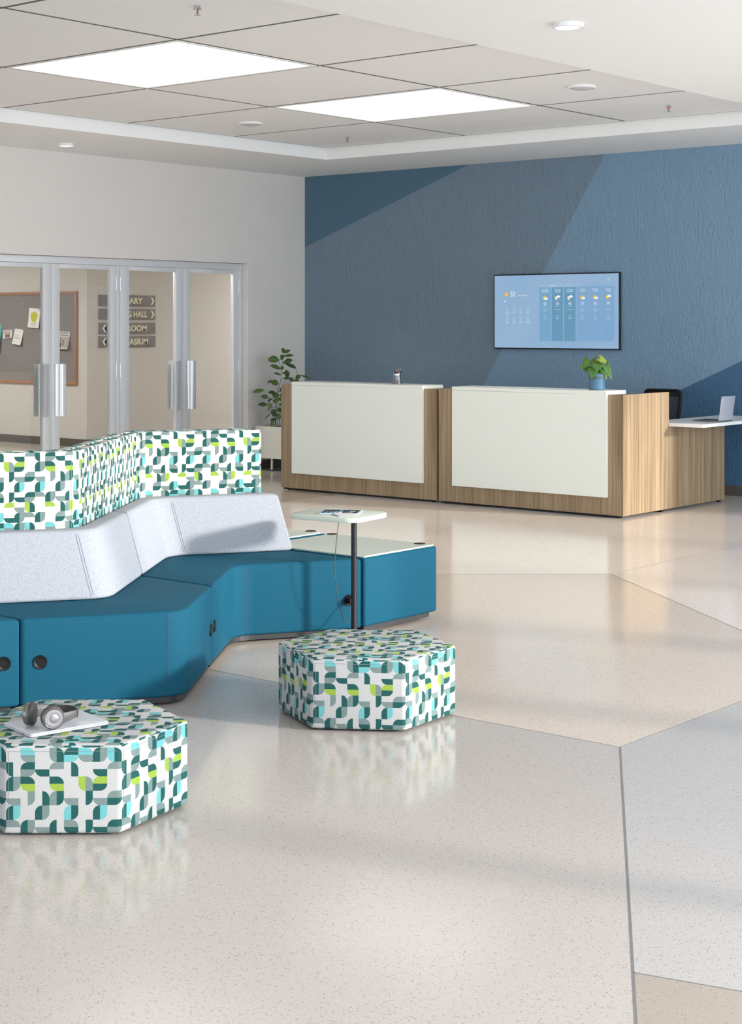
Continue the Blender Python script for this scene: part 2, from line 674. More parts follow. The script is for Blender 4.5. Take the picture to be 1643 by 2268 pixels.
def inset(poly, d):
    n = len(poly)
    ar = sum(poly[i][0] * poly[(i + 1) % n][1] - poly[(i + 1) % n][0] * poly[i][1] for i in range(n))
    sgn = 1 if ar > 0 else -1
    out = []
    for i in range(n):
        p0, p1, p2 = Vector(poly[i - 1]), Vector(poly[i]), Vector(poly[(i + 1) % n])
        d1, d2 = (p1 - p0).normalized(), (p2 - p1).normalized()
        n1, n2 = Vector((-d1.y, d1.x)) * sgn, Vector((-d2.y, d2.x)) * sgn
        bis = n1 + n2
        if bis.length < 1e-6:
            bis = n1
        bis.normalize()
        kk = d / max(bis.dot(n1), 0.2)
        out.append((p1.x + bis.x * kk, p1.y + bis.y * kk))
    return out


for i, (poly, col) in enumerate(slabs):
    MB().prism(inset(poly, GAPW / 2), -0.03, 0.0).build('terrazzo_slab', terrazzo('terrazzo %d' % i, rgb(*col)), floor, smooth=False)


def strip(p0, p1, w):
    p0, p1 = Vector(p0), Vector(p1)
    d = (p1 - p0).normalized()
    n = Vector((-d.y, d.x)) * w / 2
    MB().prism([tuple(p0 - n), tuple(p1 - n), tuple(p1 + n), tuple(p0 + n)], -0.03, 0.0006).build('divider_strip', 'metalstrip', floor, smooth=False)


strip(a, dm, 0.008)
for p0, p1 in (((-22, 5.737), a), (a, q), (q, (6, 7.71)), (b, q), (e1, b), (b, (-5.91, 15.1)), (j, k1), ((-10.74, 5.737), (-10.74, 14.86)), ((-17.4, 13.68), (-10.74, 13.68))):
    strip(p0, p1, 0.0045)

# ---- walls
wb = MB().box(XL, -1.8, YB, YB + 0.15, 0, 3.75).build('wall_back', 'bluewall', smooth=False)
tag(wb, 'textured blue feature wall with angular painted colour blocks', kind='structure')
OY0, OY1, OZ = 10.09, 13.865, 2.407           # opening of the glazed doors
wl = MB()
wl.box(XL - 0.16, XL, YR, OY0, 0, 3.75)
wl.box(XL - 0.16, XL, OY0, OY1, OZ, 3.75)
wl.box(XL - 0.16, XL, OY1, 23, 0, 3.75)
tag(wl.build('wall_left', 'wall', smooth=False), 'warm grey plaster wall around the glazed doors', kind='structure')
bead = MB().box(XL - 0.004, XL + 0.003, OY1 - 0.004, OY1 + 0.006, 0, OZ)  # white strip stands in for the highlight along the recess corner
tag(bead.build('trim_1', 'ceil', smooth=False), 'corner bead at the edge of the door recess, its highlight painted in as white', kind='structure')
tag(MB().box(XL + 0.012, -1.8, YB - 0.012, YB, 0, 0.102).build('baseboard_back', 'base', bevel=0.003), 'dark baseboard along the blue wall', kind='structure')
tag(MB().box(XL, XL + 0.012, OY1 + 0.006, YB, 0, 0.102).build('baseboard_left', 'base', bevel=0.003), 'dark baseboard under the warm grey wall', kind='structure')

# window side, outside the picture: posts between floor-to-ceiling openings
win = struct('window_1', 'tall window wall with slim posts')
tag(MB().box(XR, XR + 0.15, YR, 1.5, 0, 3.75).build('wall_right_blocker', 'wall', smooth=False), 'unseen plaster wall right of the viewpoint, added to dim the near floor', kind='structure')  # solid stretch out of view, added to keep window light off the foreground
for y in (13.45, 11.39, 9.31, 7.5, 5.3, 3.15):
    MB().box(XR, XR + 0.12, y - 0.07, y + 0.07, 0, ZS).build('mullion', 'alu', win, smooth=False)
MB().box(XR, XR + 0.12, 1.5, 15, ZS - 0.06, ZS).build('head_rail', 'alu', win, smooth=False)
MB().box(XR, XR + 0.12, 1.5, 15, 0, 0.05).build('sill_rail', 'alu', win, smooth=False)

win2 = struct('window_2', 'tall window wall behind the viewpoint')
for x in (-13.3, -10.5, -7.7, -4.9, -2.1, 0.7):
    MB().box(x - 0.06, x + 0.06, YR - 0.12, YR, 0, ZS).build('mullion', 'alu', win2, smooth=False)
MB().box(XL, XR, YR - 0.12, YR, ZS - 0.06, ZS).build('head_rail', 'alu', win2, smooth=False)

# ---- ceiling: soffit around a recessed tray of large tiles
TX0, TX1, TY0, TY1 = -11.78, -6.19, 1.9, 13.45
ceiling = struct('ceiling', 'white ceiling with a lower soffit around a recessed tray of large square-edged tiles')
sof = MB()
sof.box(XL, TX0, YR, YB, ZS, 3.75)
sof.box(TX1, XR + 0.12, YR, 15.0, ZS, 3.75)
sof.box(TX0, TX1, TY1, YB, ZS, 3.75)
sof.box(TX0, TX1, YR, TY0, ZS, 3.75)
sof.build('soffit', 'ceil', ceiling, smooth=False)
MB().box(TX0 - 0.05, TX1 + 0.05, TY0 - 0.05, TY1 + 0.05, 3.70, 3.75).build('ceiling_deck', 'plenum', ceiling, smooth=False)
PX, PY = (TX1 - TX0) / 3.0, 1.44375
lights_at = {(1, 6), (1, 4)}
tile_me = MB().box(0.016, PX - 0.016, 0.016, PY - 0.016, 0, 0.03).mesh('ceiling_tile', bevel=0.003, seg=1)
for i in range(3):
    for k in range(8):
        if (i, k) in lights_at:
            continue
        t = link('ceiling_tile', tile_me, 'tile', ceiling)
        t.location = (TX0 + i * PX, TY0 + k * PY, ZT)
for i in range(4):
    MB().box(TX0 + i * PX - 0.018, TX0 + i * PX + 0.018, TY0, TY1, ZT + 0.001, ZT + 0.03).build('grid_bar', 'gridbar', ceiling, smooth=False)
for k in range(9):
    for i in range(3):
        MB().box(TX0 + i * PX + 0.018, TX0 + (i + 1) * PX - 0.018, TY0 + k * PY - 0.018, TY0 + k * PY + 0.018, ZT + 0.001, ZT + 0.03).build('grid_bar', 'gridbar', ceiling, smooth=False)
for (i, k), lab in (((1, 4), 'large glowing square ceiling panel light nearer the viewer'), ((1, 6), 'glowing square ceiling panel light nearer the blue wall')):
    t = thing('panel_light', lab, 'ceiling light', (TX0 + (i + .5) * PX, TY0 + (k + .5) * PY, ZT), 0, 'square panel lights in the ceiling tray')
    hx, hy = PX / 2 - 0.016, PY / 2 - 0.016
    fr = MB()
    w = 0.03
    for x0, x1, y0, y1 in ((-hx, hx, -hy, -hy + w), (-hx, hx, hy - w, hy), (-hx, -hx + w, -hy + w, hy - w), (hx - w, hx, -hy + w, hy - w)):
        MB().box(x0, x1, y0, y1, -0.004, 0.03).build('frame_rail', 'lightframe', t, bevel=0.002)
    MB().box(-hx + w, hx - w, -hy + w, hy - w, 0.006, 0.02).build('diffuser', 'panel', t, smooth=False)

for (x, y), lab, r in (((-5.342, 8.27), 'round surface downlight on the bright soffit at upper right', 0.092), ((-12.70, 10.6), 'small round downlight glowing on the soffit above the glazed doors', 0.086)):
    t = thing('downlight', lab, 'downlight', (x, y, ZS), 0, 'round downlights')
    MB().lathe([(r, 0), (r, -0.022), (r - 0.002, -0.026), (r - 0.012, -0.026), (r - 0.012, -0.018)], 40).build('rim', 'alu', t)
    MB().lathe([(r - 0.012, -0.018), (r - 0.03, -0.022), (0.01, -0.024)], 40).build('lens', 'downl', t)
for (x, y), lab in (((-10.844, 11.288), 'round white ceiling speaker left of the far panel light'), ((-7.136, 11.246), 'round white ceiling speaker right of the far panel light')):
    t = thing('ceiling_speaker', lab, 'speaker', (x, y, ZT), 0, 'round ceiling speakers')
    MB().lathe([(0.112, 0), (0.112, -0.014), (0.108, -0.018), (0.1, -0.018), (0.1, -0.01)], 40).build('trim_ring', 'lightframe', t)
    MB().lathe([(0.1, -0.012), (0.085, -0.022), (0.05, -0.03), (0.01, -0.032)], 40).build('grille', mat('speaker grille', rgb(196, 196, 200), 0.7), t)
for (x, y), lab in (((-7.106, 6.937), 'fire sprinkler head with red bulb at the top edge of the picture'), ((-10.872, 12.727), 'fire sprinkler head with red bulb near the inner corner of the tray'), ((-7.172, 12.702), 'fire sprinkler head with red bulb near the right end of the tray')):
    t = thing('sprinkler', lab, 'sprinkler', (x, y, ZT), 0, 'ceiling sprinkler heads')
    MB().lathe([(0.019, 0), (0.019, -0.012), (0.016, -0.014), (0.025, -0.016), (0.025, -0.02), (0.012, -0.022)], 20).build('escutcheon', 'chrome', t)
    fb = MB()
    for s in (-1, 1):
        fb.tube([(s * 0.011, 0, -0.02), (s * 0.011, 0, -0.045), (s * 0.004, 0, -0.052), (0, 0, -0.054)], 0.0022, 6)
    fb.build('frame_arms', 'chrome', t)
    MB().lathe([(0.0035, -0.02), (0.004, -0.03), (0.003, -0.048)], 10).build('glass_bulb', mat('red bulb', rgb(196, 40, 40), 0.3), t)
    MB().lathe([(0.019, -0.054), (0.019, -0.057)], 20).build('deflector', 'chrome', t)

# ---- glazed doors in the left wall (face plane XD, leaves 5 cm thick)
XD = -13.455
frame = struct('trim_2', 'grey metal door frame with header, mullion and jamb')
MB().box(XD - 0.055, XD + 0.012, OY0, OY1 - 0.007, 2.332, OZ - 0.004).build('header', 'alu', frame, bevel=0.004)
for y0, y1 in ((OY0, 10.145), (11.923, 11.976), (13.803, 13.858)):
    MB().box(XD - 0.055, XD, y0, y1, 0, 2.332).build('jamb', 'alu', frame, bevel=0.002)
leaf_y = [(10.148, 11.0325, 1), (11.0355, 11.921, 0), (11.978, 12.9105, 1), (12.9135, 13.801, 0)]
for n, (y0, y1, hs) in enumerate(leaf_y):
    lab = ['glazed door leaf at the left edge of the picture', 'glazed door leaf left of the central mullion',
           'glazed door leaf right of the central mullion', 'glazed door leaf beside the plant'][n]
    d = struct('door_%d' % (n + 1), 'grey metal ' + lab)
    sw, tw = 0.108, 0.046
    MB().box(XD - 0.05, XD, y0, y0 + (sw if not hs else 0.128 if n == 2 else 0.1), 0.01, 2.33).build('stile', 'alu', d, bevel=0.002)
    MB().box(XD - 0.05, XD, y1 - (sw if hs else 0.082), y1, 0.01, 2.33).build('stile', 'alu', d, bevel=0.002)
    MB().box(XD - 0.05, XD - 0.001, y0 + 0.08, y1 - 0.08, 2.33 - tw, 2.329).build('rail', 'alu', d, bevel=0.002)
    MB().box(XD - 0.05, XD - 0.001, y0 + 0.08, y1 - 0.08, 0.012, 0.2).build('rail', 'alu', d, bevel=0.002)
    MB().box(XD - 0.029, XD - 0.021, y0 + 0.07, y1 - 0.07, 0.19, 2.29).build('glass_pane', 'glass', d, smooth=False)
    # curved pull plates on both faces, beside the meeting stiles
    s = -1 if hs else 1
    ym = (y1 - 0.06) if hs else (y0 + 0.06)
    for side in (1, -1):
        xf = XD if side == 1 else XD - 0.05
        prof = [(0.0, -0.028), (0.0, 0.0), (0.006, 0.01), (0.018, 0.016), (0.034, 0.02), (0.046, 0.03), (0.05, 0.046), (0.05, 0.085)]
        pts = [(xf + side * px_, ym + s * py_) for px_, py_ in prof]
        th = 0.007
        vs_, fs = [], []
        for (x, y) in pts:
            for dx in (0, th):
                for z in (0.745, 1.288):
                    vs_.append((x + side * dx, y, z))
        for i in range(len(pts) - 1):
            o4 = i * 4
            for q4 in ((0, 1, 5, 4), (2, 6, 7, 3), (0, 4, 6, 2), (1, 3, 7, 5)):
                fs.append(tuple(o4 + t for t in q4))
        fs.append((0, 2, 3, 1))
        e4 = (len(pts) - 1) * 4
        fs.append((e4, e4 + 1, e4 + 3, e4 + 2))
        MB().add(vs_, fs).build('pull_handle', 'alu2', d, sharp=50)
    yh = y0 if hs else y1
    for z in (2.138, 1.2, 0.3):
        MB().tube([(XD + 0.004, yh, z - 0.073), (XD + 0.004, yh, z + 0.073)], 0.008, 10).build('hinge', 'alu2', d)

# ---- the hall behind the glass
HX, HY = -17.5, 14.97
hw = MB()
hw.box(HX - 0.12, HX, HY, 23, 0, 3.05)
tag(hw.build('wall_hall_signs', 'hallwall', smooth=False), 'beige hall wall that carries the direction signs', kind='structure')
hw = MB()
hw.box(-22.2, HX - 0.12, HY, HY + 0.12, 0, 3.05)
tag(hw.build('wall_hall_board', 'hallwall', smooth=False), 'beige hall wall behind the notice board', kind='structure')
hw = MB()
hw.box(-22.3, -22.2, 3, HY + 0.12, 0, 3.05)
hw.box(-22.2, XL - 0.16, 3, 3.1, 0, 3.05)
hw.box(HX, XL - 0.16, 22.9, 23, 0, 3.05)
tag(hw.build('wall_hall_far', 'hallwall', smooth=False), 'far walls of the hall behind the glazed doors', kind='structure')
hc = MB().box(-22.2, XL - 0.16, 3, 23, 3.0, 3.08)
tag(hc.build('ceiling_hall', 'ceil', smooth=False), 'white hall ceiling', kind='structure')
tag(MB().box(-22.2, HX + 0.012, HY - 0.012, HY, 0, 0.11).box(HX, HX + 0.012, HY, 22.9, 0, 0.11).build('baseboard_hall', 'base', smooth=False), 'dark baseboard in the hall', kind='structure')
for x, y, lab in ((-15.5, 12.0, 'recessed hall fill panel added out of view opposite the glazed doors'), (-15.5, 19.0, 'recessed hall fill panel added out of view beyond the direction signs'), (-19.5, 12.5, 'recessed hall fill panel added out of view before the notice board')):
    t = thing('hall_fill_light', lab, 'ceiling light', (x, y, 3.0), 0, 'added hall fill lights')  # lamps added out of view to brighten the hall behind the glass
    MB().box(-0.62, 0.62, -0.62, 0.62, -0.012, 0).build('frame', 'lightframe', t, bevel=0.003)
    MB().box(-0.58, 0.58, -0.58, 0.58, -0.016, -0.011).build('diffuser', 'hallfill', t, smooth=False)

# direction signs
for n, (z0, z1, lead, word, arrow) in enumerate(((1.953, 2.107, .47, 'LIBRARY', 1), (1.765, 1.915, .20, 'DINING HALL', 1), (1.564, 1.719, .21, 'RESTROOM', -1), (1.376, 1.531, .19, 'GYMNASIUM', -1))):
    lab = ['grey sign reading LIBRARY with right arrow, topmost of the four', 'grey sign reading DINING HALL with right arrow', 'grey sign ending in ROOM with left arrow', 'grey sign reading GYMNASIUM with left arrow, lowest of the four'][n]
    t = thing('direction_sign', lab, 'sign', (HX, 15.178, z0), 0, 'direction signs in the hall')
    h = z1 - z0
    MB().box(0, 0.02, 0, 1.05, 0, h).build('board', 'signm', t, bevel=0.002)
    endx = [0.795, 0.89, 0.87, 0.90][n]
    start = [0.30, 0.195, 0.225, 0.195][n]
    vs_, fs = text_mesh(word, 0.118, 1.0, 0.0015, bold=0.0025)
    wid = max(p[0] for p in vs_) - min(p[0] for p in vs_)
    k = (endx - start) / wid
    xo = 0.0
    for part in word.split():
        v1, f1 = text_mesh(part, 0.118, 1.0, 0.0015, bold=0.0025)
        MB().add([(0.0215 + p[2], start + (p[0] + xo) * k, h * 0.24 + p[1]) for p in v1], f1).build('lettering', 'signtext', t, smooth=False)
        xo = wid - (max(p[0] for p in text_mesh('HALL', 0.118)[0]))
    yc = 0.955 if arrow == 1 else 0.05
    ar = MB()
    s = 0.075
    pts = [(0, 0), (0.03, 0), (s, h * .35), (0.03, h * .7), (0, h * .7), (s - 0.035, h * .35)]
    if arrow == -1:
        pts = [(s - p[0], p[1]) for p in pts][::-1]
    n6 = len(pts)
    vv = [(0.0201, yc + p[0], h * .15 + p[1]) for p in pts] + [(0.023, yc + p[0], h * .15 + p[1]) for p in pts]
    # two quads of the chevron
    ar.add(vv, [(6, 7, 8, 11), (11, 8, 9, 10), (0, 5, 2, 1), (5, 4, 3, 2)] + [(i, (i + 1) % 6, 6 + (i + 1) % 6, 6 + i) for i in range(6)])
    ar.build('arrow', 'signtext', t, smooth=False)

# notice board and what is pinned to it (wall face HY, looking towards -Y)
bx0, bx1, bz0, bz1 = -20.6, -17.69, 0.856, 2.157
t = thing('notice_board', 'grey felt notice board in an orange-brown wooden frame', 'notice board', (bx0, HY, bz0))
bw, bh = bx1 - bx0, bz1 - bz0
MB().box(0.02, bw - 0.02, -0.018, 0, 0.02, bh - 0.02).build('felt_panel', 'cork', t, smooth=False)
for x0, x1, z0, z1 in ((0, bw, 0, 0.042), (0, bw, bh - 0.042, bh), (0, 0.042, 0.042, bh - 0.042), (bw - 0.042, bw, 0.042, bh - 0.042)):
    MB().box(x0, x1, -0.03, 0, z0, z1).build('frame_rail', 'corkframe', t, bevel=0.003)


def pinned(name, label, x0, x1, z0, z1, material, curl=0.03, tilt=0.0):
    t = thing(name, label, 'notice', (x0, HY - 0.02, z0))
    t.rotation_euler = (0, tilt, 0)
    w, h = x1 - x0, z1 - z0
    vs_, fs = [], []
    nz = 8
    for k in range(nz + 1):
        f = k / nz
        dy = -0.002 - curl * (1 - f) ** 2
        for y in (dy, dy + 0.0012):
            vs_ += [(0, y, f * h), (w, y - 0.25 * curl * (1 - f), f * h)]
    for k in range(nz):
        o4 = k * 4
        fs += [(o4, o4 + 1, o4 + 5, o4 + 4), (o4 + 2, o4 + 6, o4 + 7, o4 + 3), (o4, o4 + 4, o4 + 6, o4 + 2), (o4 + 1, o4 + 3, o4 + 7, o4 + 5)]
    MB().add(vs_, fs).build('sheet', material, t)

    def at(fx, fz):
        return (fx * w, -0.003 - curl * (1 - fz) ** 2 - 0.25 * curl * (1 - fz) * fx, fz * h)

    def mark(nm, pts, mt):
        sheet(MB(), [at(*p) for p in pts]).build(nm, mt, t, smooth=False)
    return t, at, mark


def lines(at, mark, x0, x1, zs, dz, mt, nm='print'):
    mb = MB()
    for z in zs:
        sheet(mb, [at(x0, z), at(x1 - random.random() * .08, z), at(x1 - .02, z + dz), at(x0, z + dz)])
    return mb


t, at, mark = pinned('flower_poster', 'white poster with lime splash print pinned on notice board', -18.735, -18.485, 1.655, 1.93, 'paper', 0.02, 0.05)
blob = [(0.5 + 0.3 * math.cos(a_) * (1 + .16 * math.sin(3 * a_)), 0.55 + 0.28 * math.sin(a_) * (1 + .12 * math.cos(5 * a_))) for a_ in [2 * PI * i / 22 for i in range(22)]]
mark('print', blob, 'lime')
mark('print', [(0.5 + (p[0] - .5) * .45 + .12, 0.57 + (p[1] - .55) * .6) for p in blob], 'peach')
lines(at, mark, 0.25, 0.8, (0.2, 0.155, 0.08), 0.014, 'ink').build('print', 'ink', t, smooth=False)
MB().lathe([(0.008, 0), (0.008, 0.006), (0.004, 0.01)], 10).move(Matrix.Translation(at(0.86, 0.95)) @ Matrix.Rotation(PI / 2, 4, 'X')).build('pin', 'pinblue', t)
t, at, mark = pinned('news_clipping', 'small news clipping with a photo on the notice board', -19.3, -19.1, 1.49, 1.61, 'paper', 0.01, -0.06)
mark('photo', [(0.2, 0.08), (0.8, 0.08), (0.8, 0.52), (0.2, 0.52)], 'photo')
lines(at, mark, 0.08, 0.92, (0.85, 0.7, 0.6), 0.05, 'ink').build('print', 'inkdark', t, smooth=False)
t, at, mark = pinned('letter_sheet', 'plain typed letter curling on the notice board', -19.07, -18.87, 1.42, 1.64, 'paper', 0.035, 0.1)
lines(at, mark, 0.12, 0.75, (0.88, 0.6, 0.52, 0.44, 0.4, 0.36, 0.16), 0.012, 'ink').build('print', 'ink', t, smooth=False)
MB().lathe([(0.006, 0), (0.006, 0.006), (0.003, 0.01)], 10).move(Matrix.Translation(at(0.12, 0.95)) @ Matrix.Rotation(PI / 2, 4, 'X')).build('pin', 'pinyellow', t)
t, at, mark = pinned('newspaper_page', 'newspaper page with a dark round emblem at the right of the notice board', -18.2, -17.835, 1.36, 1.602, 'papern', 0.04, 0.02)
mb = MB()
for c0 in (0.06, 0.22, 0.38, 0.54, 0.7, 0.85):
    sheet(mb, [at(c0, 0.08), at(c0 + .12, 0.08), at(c0 + .12, 0.7), at(c0, 0.7)])
mb.build('text_columns', mat('column print', rgb(168, 160, 150), 0.8), t, smooth=False)
lines(at, mark, 0.1, 0.95, (0.78, 0.9), 0.03, 'ink').build('headline', 'inkdark', t, smooth=False)
em = [at(0.52 + 0.19 * math.cos(a_), 0.36 + 0.29 * math.sin(a_)) for a_ in [2 * PI * i / 28 for i in range(28)]]
sheet(MB(), [(p[0], p[1] - 0.001, p[2]) for p in em]).build('emblem', 'inkdark', t, smooth=False)
vs_, fs = text_mesh('NASA', 0.045, 0.9, 0.0, 'CENTER')
cx_, cy_, cz_ = at(0.52, 0.33)
MB().add([(cx_ + p[0], cy_ - 0.004, cz_ + p[1]) for p in vs_], fs).build('emblem_lettering', 'papern', t, smooth=False)
MB().tube([(cx_ - 0.06, cy_ - 0.004, cz_ + 0.035), (cx_ + 0.02, cy_ - 0.004, cz_ + 0.055), (cx_ + 0.09, cy_ - 0.004, cz_ + 0.09)], 0.0016, 5).build('emblem_swoosh', 'papern', t)
MB().lathe([(0.007, 0), (0.007, 0.006), (0.003, 0.01)], 10).move(Matrix.Translation(at(0.68, 0.92)) @ Matrix.Rotation(PI / 2, 4, 'X')).build('pin', 'pinblue', t)
t, at, mark = pinned('teal_flyer', 'teal flyer at the left edge of the picture on the notice board', -19.72, -19.355, 1.34, 1.70, 'tealpaper', 0.05, 0.04)
lines(at, mark, 0.5, 0.96, (0.86, 0.8), 0.03, 'purple').build('print', 'purple', t, smooth=False)
lines(at, mark, 0.3, 0.9, (0.5, 0.44, 0.38, 0.2), 0.016, 'ink').build('print', 'ink', t, smooth=False)
for x, lab in ((-18.987, 'yellow push pin left of its twin on bare felt'), (-18.877, 'yellow push pin right of its twin on bare felt')):
    tag(MB().lathe([(0.007, 0), (0.007, 0.006), (0.004, 0.012)], 10).move(Matrix.Translation((x, HY - 0.018, 1.992)) @ Matrix.Rotation(PI / 2, 4, 'X')).build('push_pin', 'pinyellow'), lab, 'pin', 'loose push pins')

# ================================================================== RECEPTION DESKS
DY = 12.472


def desk(label, x0, x1, px0, px1, low_return):
    t = thing('reception_desk', label, 'desk', (x0, DY, 0), 0, 'reception desks in a row')
    w = x1 - x0
    MB().box(0, w - 0.026, 0, 0.026, 0.022, 1.083).build('front_panel', 'wood', t, bevel=0.0015, seg=1)
    if low_return:
        pr = [(-0.0, 0.022), (1.864, 0.022), (1.864, 0.77), (0.797, 0.77), (0.797, 1.083), (0, 1.083)]
        n = len(pr)
        vs_ = [(w - 0.026, p[0], p[1]) for p in pr] + [(w, p[0], p[1]) for p in pr]
        ep = MB().add(vs_, [(5, 4, 3, 0), (3, 2, 1, 0), (6, 9, 10, 11), (6, 7, 8, 9)] + [(i, (i + 1) % n, n + (i + 1) % n, n + i) for i in range(n)])
        ep.build('end_panel', 'wood', t, smooth=False)
    else:
        MB().box(w - 0.026, w, 0.0, 0.79, 0.022, 1.083).build('end_panel', 'wood', t, bevel=0.0015, seg=1)
    MB().box(0, 0.026, 0.026, 0.79, 0.022, 1.083).build('end_panel', 'wood', t, bevel=0.0015, seg=1)
    MB().box(px0 - x0, px1 - x0, -0.032, -0.002, 0.178, 1.0782).build('facing_panel', 'white', t, bevel=0.0015, seg=1)
    MB().box(px0 - x0, px1 - x0, -0.032, 0.298, 1.079, 1.113).build('transaction_top', 'white', t, bevel=0.0015, seg=1)
    MB().box(0.026, w - 0.026, 0.06, 0.76, 0.725, 0.752).build('inner_worktop', 'white', t, bevel=0.0015, seg=1)
    for x in (0.07, w - 0.07):
        for y in (0.05, 0.7):
            MB().lathe([(0.022, 0), (0.022, 0.01), (0.012, 0.012), (0.012, 0.03)], 12, x, y).build('levelling_foot', 'black', t)
    MB().box(0.03, w - 0.03, 0.008, 0.02, 0.006, 0.03).build('shadow_rail', 'black', t, smooth=False)
    if low_return:
        for y in (0.69, 1.78):
            MB().lathe([(0.022, 0), (0.022, 0.01), (0.012, 0.012), (0.012, 0.03)], 12, w - 0.02, y).build('levelling_foot', 'black', t)
    return t


desk('walnut reception desk with white front panel, the left of the two, by the tall plant', -11.55, -9.536, -11.375, -9.685, False)
desk('walnut reception desk with white front panel and sunlit end panel, the right of the two', -9.512, -7.488, -9.331, -7.640, True)
t = thing('return_worktop', 'white side worktop slab carrying the open laptop', 'worktop', (-7.145, 13.272, 0.770))
MB().box(-0.62, 0, 0, 1.5, 0, 0.03).build('slab', 'worktop', t, bevel=0.002, seg=1)
MB().box(-0.58, -0.39, 0.1, 1.4, -0.03, 0).build('support_rail', 'black', t, bevel=0.002, seg=1)
MB().lathe([(0.03, -0.77), (0.03, -0.001)], 14, -0.5, 1.3).build('leg', 'blackm', t)

# laptop on the worktop
t = thing('open_laptop', 'silver laptop standing open on the white side worktop', 'laptop', (-7.19, 13.79, 0.8005), 0)
MB().box(-0.27, 0, -0.13, 0.13, 0, 0.012).build('base', 'silverdark', t, bevel=0.003)
MB().box(-0.25, -0.06, -0.11, 0.11, 0.0121, 0.0132).build('keyboard', 'keyboard', t, smooth=False)
lid = MB().box(-0.006, 0, -0.13, 0.13, 0, 0.225)
lid.move(Matrix.Translation((0.0, 0, 0.013)) @ Matrix.Rotation(math.radians(8), 4, 'Y')).build('lid', 'silver', t, bevel=0.002)
sc = MB().box(-0.0075, -0.0062, -0.12, 0.12, 0.012, 0.215)
sc.move(Matrix.Translation((0.0, 0, 0.013)) @ Matrix.Rotation(math.radians(8), 4, 'Y')).build('display', 'screenglass', t, smooth=False)

# task chair behind the desk
t = thing('task_chair', 'black task chair with dark mesh back behind the right desk', 'chair', (-8.13, 13.95, 0), 0)
cu = []
NB = 20
fr_w, fr_h0, fr_h1 = 0.205, 0.52, 1.062


def back_pt(x, z):
    f = (z - fr_h0) / (fr_h1 - fr_h0)
    return (x, 0.28 + 0.05 * f - 0.05 * math.cos(x * 3.2) + 0.05, z)


loop = []
for i in range(40):
    a_ = 2 * PI * i / 40
    ca, sa = math.cos(a_), math.sin(a_)
    ex = 0.2
    x = math.copysign(abs(ca) ** ex, ca)
    z = math.copysign(abs(sa) ** ex, sa)
    zz = fr_h0 + (z + 1) / 2 * (fr_h1 - 0.022 - fr_h0) + 0.011
    wd = fr_w * (0.80 + 0.20 * (zz - fr_h0) / (fr_h1 - fr_h0))
    loop.append(back_pt(x * wd, zz))
MB().tube(loop + [loop[0], loop[1]], 0.017, 10).build('back_frame', 'black', t)
mb = MB()
g = 12
vs_ = []
for iz in range(g + 1):
    for ix in range(g + 1):
        zz = fr_h0 + 0.02 + (fr_h1 - fr_h0 - 0.05) * iz / g
        wd = fr_w * (0.80 + 0.20 * (zz - fr_h0) / (fr_h1 - fr_h0))
        vs_.append(back_pt((ix / g * 2 - 1) * wd, zz))
vs2 = [(p[0], p[1] + 0.004, p[2]) for p in vs_]
fs = []
for iz in range(g):
    for ix in range(g):
        i0 = iz * (g + 1) + ix
        fs.append((i0, i0 + 1, i0 + g + 2, i0 + g + 1))
N = len(vs_)
mb.add(vs_ + vs2, fs + [tuple(N + i for i in f[::-1]) for f in fs])
mb.build('back_mesh', 'mesh', t)
tb = MB()
vs_ = []
for i in range(13):
    x = (i / 12 * 2 - 1) * fr_w * 0.97
    for z in (1.0, 1.052):
        p = back_pt(x, z)
        vs_ += [(p[0], p[1] - 0.012, p[2]), (p[0], p[1] + 0.012, p[2])]
fs = []
for i in range(12):
    o4 = i * 4
    for q4 in ((0, 4, 5, 1), (2, 3, 7, 6), (0, 2, 6, 4), (1, 5, 7, 3)):
        fs.append(tuple(o4 + t_ for t_ in q4))
tb.add(vs_, fs + [(0, 1, 3, 2), (48, 50, 51, 49)]).build('top_band', 'black', t)
MB().box(-0.23, 0.23, -0.2, 0.25, 0.43, 0.5).build('seat', 'black', t, bevel=0.03, seg=3)
MB().lathe([(0.03, 0.1), (0.03, 0.25), (0.02, 0.26), (0.02, 0.44)], 14).build('gas_column', 'black', t)
MB().tube([(0, 0.18, 0.44), (0, 0.3, 0.42), (0, 0.36, 0.5), (0, 0.345, 0.62)], 0.022, 10).build('back_bar', 'black', t)
for k in range(5):
    a_ = 2 * PI * k / 5 + 0.3
    MB().tube([(0, 0, 0.1), (0.25 * math.cos(a_), 0.25 * math.sin(a_), 0.065)], 0.022, 8, 0.014).build('base_spoke', 'black', t)
    MB().lathe([(0.025, -0.012), (0.025, 0.012)], 14).move(Matrix.Translation((0.25 * math.cos(a_), 0.25 * math.sin(a_), 0.026)) @ Matrix.Rotation(PI / 2, 4, 'X')).build('castor', 'black', t)

